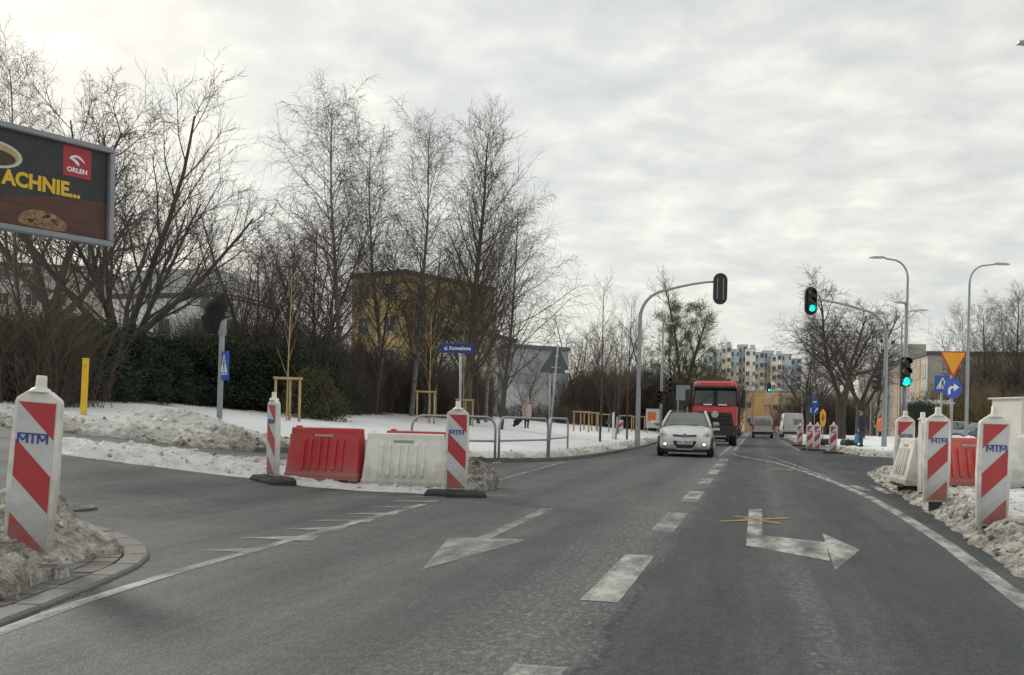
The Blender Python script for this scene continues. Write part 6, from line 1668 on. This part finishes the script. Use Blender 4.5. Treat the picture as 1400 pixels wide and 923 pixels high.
def truck(loc, rz):
    t = thing('truck', 'red three axle truck with black grille and star badge following the silver hatchback', 'truck', loc, rz)
    W = 1.15
    def ring(y, w, z0, z1, c=.12): return [Vector((-w, y, z0)), Vector((w, y, z0)), Vector((w, y, z1 - c)), Vector((w - c, y, z1)), Vector((-w + c, y, z1)), Vector((-w, y, z1 - c))]
    m = MB(); m.loft([ring(.06, W - .06, 1.05, 2.02, .02), ring(.12, W, 1.0, 2.05, .02), ring(2.1, W, 1.0, 2.05, .02)]); m.build('cab_lower', TRUCKR, t)
    m = MB(); m.loft([ring(.14, W - .02, 2.05, 2.06, .0), ring(.14, W - .02, 2.052, 2.07, .0)], cap=False)
    m = MB()
    m.add([Vector(p) for p in ((-W, .13, 2.05), (W, .13, 2.05), (W - .06, .34, 3.02), (-W + .06, .34, 3.02), (-W, 2.1, 2.05), (W, 2.1, 2.05), (W - .06, 2.1, 3.02), (-W + .06, 2.1, 3.02))], [(1, 5, 6, 2), (0, 3, 7, 4), (4, 7, 6, 5), (3, 2, 6, 7), (0, 1, 2, 3)])
    m.build('cab_upper', TRUCKR, t)
    MB().loft([ring(.24, W - .14, 3.0, 3.26, .08), ring(.40, W - .04, 3.0, 3.36, .12), ring(2.0, W - .04, 3.0, 3.38, .12), ring(2.1, W - .1, 3.0, 3.3, .1)]).build('roof', TRUCKR, t)
    quad_panel('windscreen', TRUCKGLASS, t, (-W + .07, .10, 2.10), (W - .07, .10, 2.10), (W - .12, .30, 2.96), (-W + .12, .30, 2.96), bulge=(0, -.05, 0))
    MB().bbox((0, .16, 3.02), (W * 1.86, .30, .14), .04).build('sun_visor', TRIM, t)
    for s in (-1, 1):
        MB().tube([(s * (W - .02), .10, 2.06), (s * (W - .09), .30, 3.0)], .055, 8).build('pillar', TRIM, t, smooth=True)
        MB().lathe([(.05, -.02), (.045, -.05), (.01, -.055)], 12, (s * .82, .25, 3.18), 'Y').build('marker_lamp', LAMPG, t)
        MB().bbox((s * (W + .27), .22, 2.45), (.22, .16, .92), .05).build('mirror', TRIM, t)
        for zz in (2.08, 2.85): MB().tube([(s * W, .35, zz), (s * (W + .25), .24, zz)], .022, 6).build('mirror_arm', TRIM, t)
        quad_panel('side_window', CARGLASS, t, (s * (W + .008), .35, 2.12), (s * (W + .008), 1.35, 2.12), (s * (W - .045), 1.35, 2.88), (s * (W - .045), .5, 2.88))
        MB().bbox((s * .90, .03, .80), (.42, .16, .30), .04).build('headlight_housing', TRIM, t)
        MB().lathe([(.10, -.055), (.09, -.07), (.01, -.08)], 14, (s * .86, .0, .84), 'Y').build('headlight', LAMPG, t)
        MB().lathe([(.06, -.06), (.05, -.075), (.01, -.08)], 12, (s * 1.0, .0, .66), 'Y').build('daytime_lamp', FOG, t)
        for y in (1.35, 4.6, 5.95): wheel(t, s * (W - .16), y, .52, .32)
        MB().bbox((s * (W - .14), 1.35, 1.03), (.36, 1.3, .10), .04).build('mudguard', TRIM, t)
        MB().box((s * .38, -.0, 2.12), (.42, .05, .07), (0, 0, 0)).build('dash_paper_reflection', SWHITE, t)  # white bar standing in for the windscreen reflection of papers on the dash
        MB().tube([(s * .1, .02, 2.08), (s * .75, .04, 2.16)], .014, 6).build('wiper', SBLACK, t)
    MB().prism([(-.98, 1.02), (.98, 1.02), (.82, 1.72), (-.82, 1.72)], -.02, .10).build('grille', TRIM, t)
    for k in range(3): MB().bbox((0, -.03, 1.15 + k * .2), (1.75 - k * .1, .05, .06), .015).build('grille_bar', SBLACK, t)
    m = MB().lathe([(.17, -.055), (.17, -.075), (.145, -.075), (.145, -.055)], 22, (0, 0, 1.62), 'Y')
    for k in range(3):
        a = R_(90 + 120 * k); ca, sa = math.cos(a), math.sin(a)
        m.prism([(.155 * ca, 1.62 + .155 * sa), (-.028 * sa, 1.62 + .028 * ca), (.028 * sa, 1.62 - .028 * ca)], -.078, -.06)
    m.build('star_badge', M('chrome', (.6, .61, .62), .2, .9), t)
    MB().bbox((0, .04, .74), (2.26, .24, .56), .06).build('bumper', TRIM, t)
    MB().box((0, -.085, .86), (.54, .014, .115)).build('number_plate', PLATE, t)
    MB().box((0, -.06, .50), (1.2, .10, .06)).build('skid_bar', M('bar_grey', (.4, .4, .4), .5), t)
    MB().box((0, 4.2, .82), (.9, 7.4, .24)).build('chassis', SBLACK, t)
    MB().loft([[Vector((-1.2, y, 1.25)), Vector((1.2, y, 1.25)), Vector((1.24, y, z)), Vector((-1.24, y, z))] for y, z in ((2.45, 2.7), (7.6, 2.6))]).build('tipper_body', paint('paint_truck_red_dark', (.30, .02, .025)), t)
    for k in range(6): MB().box((0, 2.9 + k * .9, 1.9), (2.54, .10, 1.3)).build('body_rib', TRIM, t)
    MB().tube([(-W + .1, 2.25, 1.0), (-W + .1, 2.25, 3.45)], .10, 10).build('exhaust_stack', TRIM, t, smooth=True)
    MB().lathe([(.16, 0), (.16, .12), (.1, .2)], 12, (-W + .15, 2.0, 3.35)).build('beacon', TRIM, t)
    return t
truck((-2.05, 52.3, 0), R_(2.5))
# ------------------------------------------------------------------ people: one continuous skin grown over a posed skeleton
def person(label, loc, rz, J, rad, regions, height=1.75, voxel=.011):
    """J joints (metres, facing -Y); rad bones: (a, b, ra, rb, region)"""
    t = thing('person', label, 'person', loc, rz)
    m = MB(); lab = []
    for a, b_, ra, rb, reg in rad:
        A, B = Vector(J[a]), Vector(J[b_])
        d = (B - A); L_ = d.length; n = 10
        pts = []; rr = []
        dn = d.normalized()
        for k in range(4): th = R_(90 - 30 * k); pts.append(A - dn * ra * math.sin(th)); rr.append(max(.001, ra * math.cos(th)))
        for k in range(4): th = R_(30 * k); pts.append(B + dn * rb * math.sin(th)); rr.append(max(.001, rb * math.cos(th)))
        m.tube(pts, rr, n)
        lab.append((A, B, ra, rb, reg))
    me0 = m.mesh('body', SWHITE)
    o = ob('tmp_body', me0)
    rm = o.modifiers.new('r', 'REMESH'); rm.mode = 'VOXEL'; rm.voxel_size = voxel
    sm = o.modifiers.new('s', 'SMOOTH'); sm.iterations = 4; sm.factor = .5
    dg = bpy.context.evaluated_depsgraph_get()
    me = bpy.data.meshes.new_from_object(o.evaluated_get(dg)); bpy.data.objects.remove(o)
    me.name = 'body'; me.materials.clear()
    names = []
    for r in regions: me.materials.append(regions[r]); names.append(r)
    n = len(me.polygons); C = np.zeros(n * 3); me.polygons.foreach_get('center', C); C = C.reshape(-1, 3)
    best = np.full(n, 1e9); idx = np.zeros(n, int)
    for A, B, ra, rb, reg in lab:
        A = np.array(A); B = np.array(B); d = B - A; t_ = np.clip(((C - A) @ d) / (d @ d + 1e-9), 0, 1)
        dist = np.linalg.norm(C - A - t_[:, None] * d, axis=1) - (ra + (rb - ra) * t_)
        w = dist < best; best[w] = dist[w]; idx[w] = names.index(reg)
    me.polygons.foreach_set('material_index', idx.astype(np.int32)); me.polygons.foreach_set('use_smooth', np.ones(n, bool))
    ob('body', me, t)
    return t
SKIN = M('skin', (.46, .27, .19), .6, var=.08)
def skeleton(hip=.92, sh=1.43, lean=0., stride=.12, armL=None, armR=None, wid=.19):
    J = dict(pel=(0, 0, hip), chest=(0, -lean * .6, sh - .13), neck=(0, -lean, sh + .03), nb=(0, -lean - .01, sh + .09), hd=(0, -lean - .02, sh + .19), crown=(0, -lean, sh + .24), nose=(0, -lean - .125, sh + .18), nose2=(0, -lean - .10, sh + .21), chin=(0, -lean - .07, sh + .105),
             eL=(-.085, -lean, sh + .18), eR=(.085, -lean, sh + .18),
             sL=(-wid, -lean, sh - .03), sR=(wid, -lean, sh - .03), hL=(-.09, 0, hip - .03), hR=(.09, 0, hip - .03),
             kL=(-.10, -stride * .8, .50), kR=(.10, .02, .50), aL=(-.10, -stride, .09), aR=(.10, stride * .9, .10), tL=(-.11, -stride - .16, .045), tR=(.11, stride * .9 - .15, .045), heL=(-.10, -stride + .04, .05), heR=(.10, stride * .9 + .04, .05))
    aL = armL or ((-wid - .06, -lean + .03, sh - .33), (-wid - .05, -lean - .10, sh - .57)); aR = armR or ((wid + .06, -lean + .05, sh - .33), (wid + .05, -lean - .03, sh - .58))
    for s, (e, w) in (('L', aL), ('R', aR)):
        J['e' + s + '2'] = e; J['w' + s] = w
        d = (Vector(w) - Vector(e)).normalized(); W_ = Vector(w); side = Vector((0, -1, 0)) - d * d.dot(Vector((0, -1, 0))); side.normalize()
        J['p' + s] = tuple(W_ + d * .08)
        for k in range(4):
            b_ = W_ + d * .085 + side * (.027 - .018 * k); L_ = (.07, .08, .075, .058)[k]
            inw = Vector((1 if s == 'L' else -1, 0, 0))
            J[f'f{s}{k}a'] = tuple(b_); J[f'f{s}{k}b'] = tuple(b_ + d * L_ * .55); J[f'f{s}{k}c'] = tuple(b_ + d * L_ * .85 + inw * L_ * .35)
        J[f't{s}a'] = tuple(W_ + d * .03 + side * .03); J[f't{s}b'] = tuple(W_ + d * .075 + side * .055)
    return J
def bones(J, coat='coat', leg='trousers', coat_len=.0, bulk=1.0, hood=None, hand='skin'):
    B = [('pel', 'chest', .145 * bulk, .155 * bulk, coat), ('chest', 'neck', .15 * bulk, .07, coat), ('sL', 'sR', .075 * bulk, .075 * bulk, coat), ('neck', 'nb', .056, .055, 'skin'), ('nb', 'hd', .075, .098, 'skin'), ('hd', 'crown', .10, .082, 'hair'), ('nose2', 'nose', .012, .018, 'skin'), ('chin', 'nb', .035, .05, 'skin'), ('eL', 'eR', .022, .022, 'skin'),
         ('sL', 'eL2', .066 * bulk, .052 * bulk, coat), ('eL2', 'wL', .052 * bulk, .038 * bulk, coat), ('sR', 'eR2', .066 * bulk, .052 * bulk, coat), ('eR2', 'wR', .052 * bulk, .038 * bulk, coat),
         ('hL', 'kL', .095, .066, leg), ('kL', 'aL', .064, .046, leg), ('hR', 'kR', .095, .066, leg), ('kR', 'aR', .064, .046, leg), ('hL', 'hR', .12, .12, leg),
         ('heL', 'tL', .046, .038, 'shoes'), ('aL', 'heL', .045, .045, 'shoes'), ('heR', 'tR', .046, .038, 'shoes'), ('aR', 'heR', .045, .045, 'shoes')]
    for s in 'LR':
        B.append(('w' + s, 'p' + s, .028, .036, hand))
        for k in range(4): B += [(f'f{s}{k}a', f'f{s}{k}b', .0105, .010, hand), (f'f{s}{k}b', f'f{s}{k}c', .010, .009, hand)]
        B.append((f't{s}a', f't{s}b', .013, .011, hand))
    if coat_len:
        J['hem'] = (0, 0, J['pel'][2] - coat_len); B.append(('pel', 'hem', .165 * bulk, .185 * bulk, coat))
    if hood:
        J['ho1'] = (0, J['hd'][1] + .035, J['hd'][2] + .0); J['ho2'] = (0, J['hd'][1] + .02, J['hd'][2] + .06); J['ho3'] = (0, J['nb'][1] + .05, J['nb'][2] - .02)
        B += [('ho1', 'ho2', .135, .125, hood), ('ho1', 'ho3', .13, .12, hood)]
    return B
NAVYJ = M('jacket_navy', (.018, .022, .04), .75, var=.25, scale=6, bump=.4, bscale=9); JEANS = M('jeans', (.035, .055, .10), .85, var=.2, scale=7, bump=.3, bscale=12); SHOE = M('shoes_dark', (.015, .014, .013), .6); HAIR = M('hair_dark', (.03, .022, .016), .8)
PINK = M('coat_pale_pink', (.48, .38, .36), .8, var=.12, scale=5, bump=.4, bscale=9); FUR = M('fur_trim', (.42, .34, .27), .95, var=.3, scale=25, bump=.9, bscale=60); DARKT = M('trousers_dark', (.018, .018, .022), .85, var=.2); VEST = M('vest_orange', (.70, .20, .07), .7, var=.15, scale=5, bump=.3); WORK = M('work_trousers', (.022, .02, .022), .85)
# waiting man, turned towards the road, bag in hand
J = skeleton(lean=.03, stride=.05)
x, y = spot(1178, 47); man = person('person in dark navy jacket and jeans standing at the crossing holding blue bag', (x, y, gr(x, y) - .02), YAW + R_(-120), J, bones(J, bulk=1.12, coat_len=.06), dict(coat=NAVYJ, trousers=JEANS, skin=SKIN, hair=HAIR, shoes=SHOE))
hnd = man.matrix_basis @ Vector(J['pL']) if False else Matrix.Translation(man.location) @ man.rotation_euler.to_matrix().to_4x4() @ Vector(J['pL'])
def bag(label, top, w, h, d, mat, rz=0.):
    t = thing('carrier_bag', label, 'bag', (top[0], top[1], top[2] - h - .16), rz)
    rg2 = random.Random(int(w * 1000))
    rings = [[Vector((w * k * sx * (1 + rg2.uniform(-.08, .08)), d * k2 * sy * (1 + rg2.uniform(-.1, .1)), z)) for sx, sy in ((-.5, -.5), (0, -.62), (.5, -.5), (.58, 0), (.5, .5), (0, .62), (-.5, .5), (-.58, 0))] for z, k, k2 in ((0, .85, .9), (.04, 1, 1.05), (h * .5, 1.02, 1.0), (h * .9, .95, .7), (h, .92, .35))]
    MB().loft(rings).build('bag', mat, t, smooth=True)
    MB().tube([(-w * .25, 0, h - .02), (-w * .12, 0, h + .12), (0, 0, h + .16), (w * .12, 0, h + .12), (w * .25, 0, h - .02)], .010, 6).build('handle', mat, t, smooth=True)
    return t
bag('light blue carrier bag hanging beside the waiting person', hnd - Vector((0, 0, .03)), .36, .42, .2, M('bag_blue', (.13, .34, .48), .5, var=.15, bump=.4, bscale=9), YAW)
# dark bags on the snow
for (u, Z, w, lb) in ((1163, 48, .55, 'dark stuffed sack lying in the snow beside blue bag'), (1157, 49, .45, 'smaller dark sack behind the stuffed one'), (1128, 50, .5, 'dark rubble sack behind the far striped boards')):
    x, y = spot(u, Z); t = bag(lb, Vector((x, y, gr(x, y) + .30 + .16)), w, .32, .4, M('bag_dark', (.02, .022, .025), .6, var=.3, bump=.4, bscale=9), YAW)
# walking woman on the lawn
J = skeleton(hip=.86, sh=1.32, stride=.16, wid=.17)
x, y = spot(720, 55.5); wom = person('person in pale pink hooded coat and dark trousers walking on the snow lawn', (x, y, gl(x, y) - .02), YAW + R_(10), J, bones(J, bulk=1.22, coat_len=.14, hood='fur'), dict(coat=PINK, trousers=DARKT, skin=SKIN, hair=HAIR, shoes=SHOE, fur=FUR))
hw = Matrix.Translation(wom.location) @ wom.rotation_euler.to_matrix().to_4x4() @ Vector(J['pL'])
t = thing('shopping_trolley', 'dark wheeled shopping bag tilted behind the pink coated person', 'trolley', (hw.x - .45, hw.y + .25, gl(hw.x - .45, hw.y + .25)), YAW)
e = Matrix.Rotation(R_(40), 3, 'Y')
MB().bbox((.08, 0, .34), (.34, .26, .52), .07, (0, R_(42), 0)).build('bag', M('bag_black', (.016, .016, .018), .7, var=.3), t)
hl = Vector((hw.x, hw.y, hw.z)) - Vector(t.location); hl = Matrix.Rotation(-YAW, 3, 'Z') @ hl
MB().tube([(.20, 0, .52), tuple(hl + Vector((0, 0, -.02)))], .014, 6).build('handle', GALV, t)
for s in (-1, 1): MB().lathe([(.07, -.015), (.085, 0), (.07, .015)], 14, (-.12, s * .12, .085), 'Y').build('wheel', TYRE, t)
# road worker
J = skeleton(lean=.06, stride=.04, armL=((-.24, -.12, 1.14), (-.16, -.34, 1.02)), armR=((.25, -.05, 1.12), (.18, -.28, 1.0)))
x, y = spot(1205, 62); person('person in orange work jacket standing behind the lit signal mast', (x, y, gr(x, y) - .02), YAW + R_(-80), J, bones(J, bulk=1.12, coat_len=.05), dict(coat=VEST, trousers=WORK, skin=SKIN, hair=HAIR, shoes=SHOE))
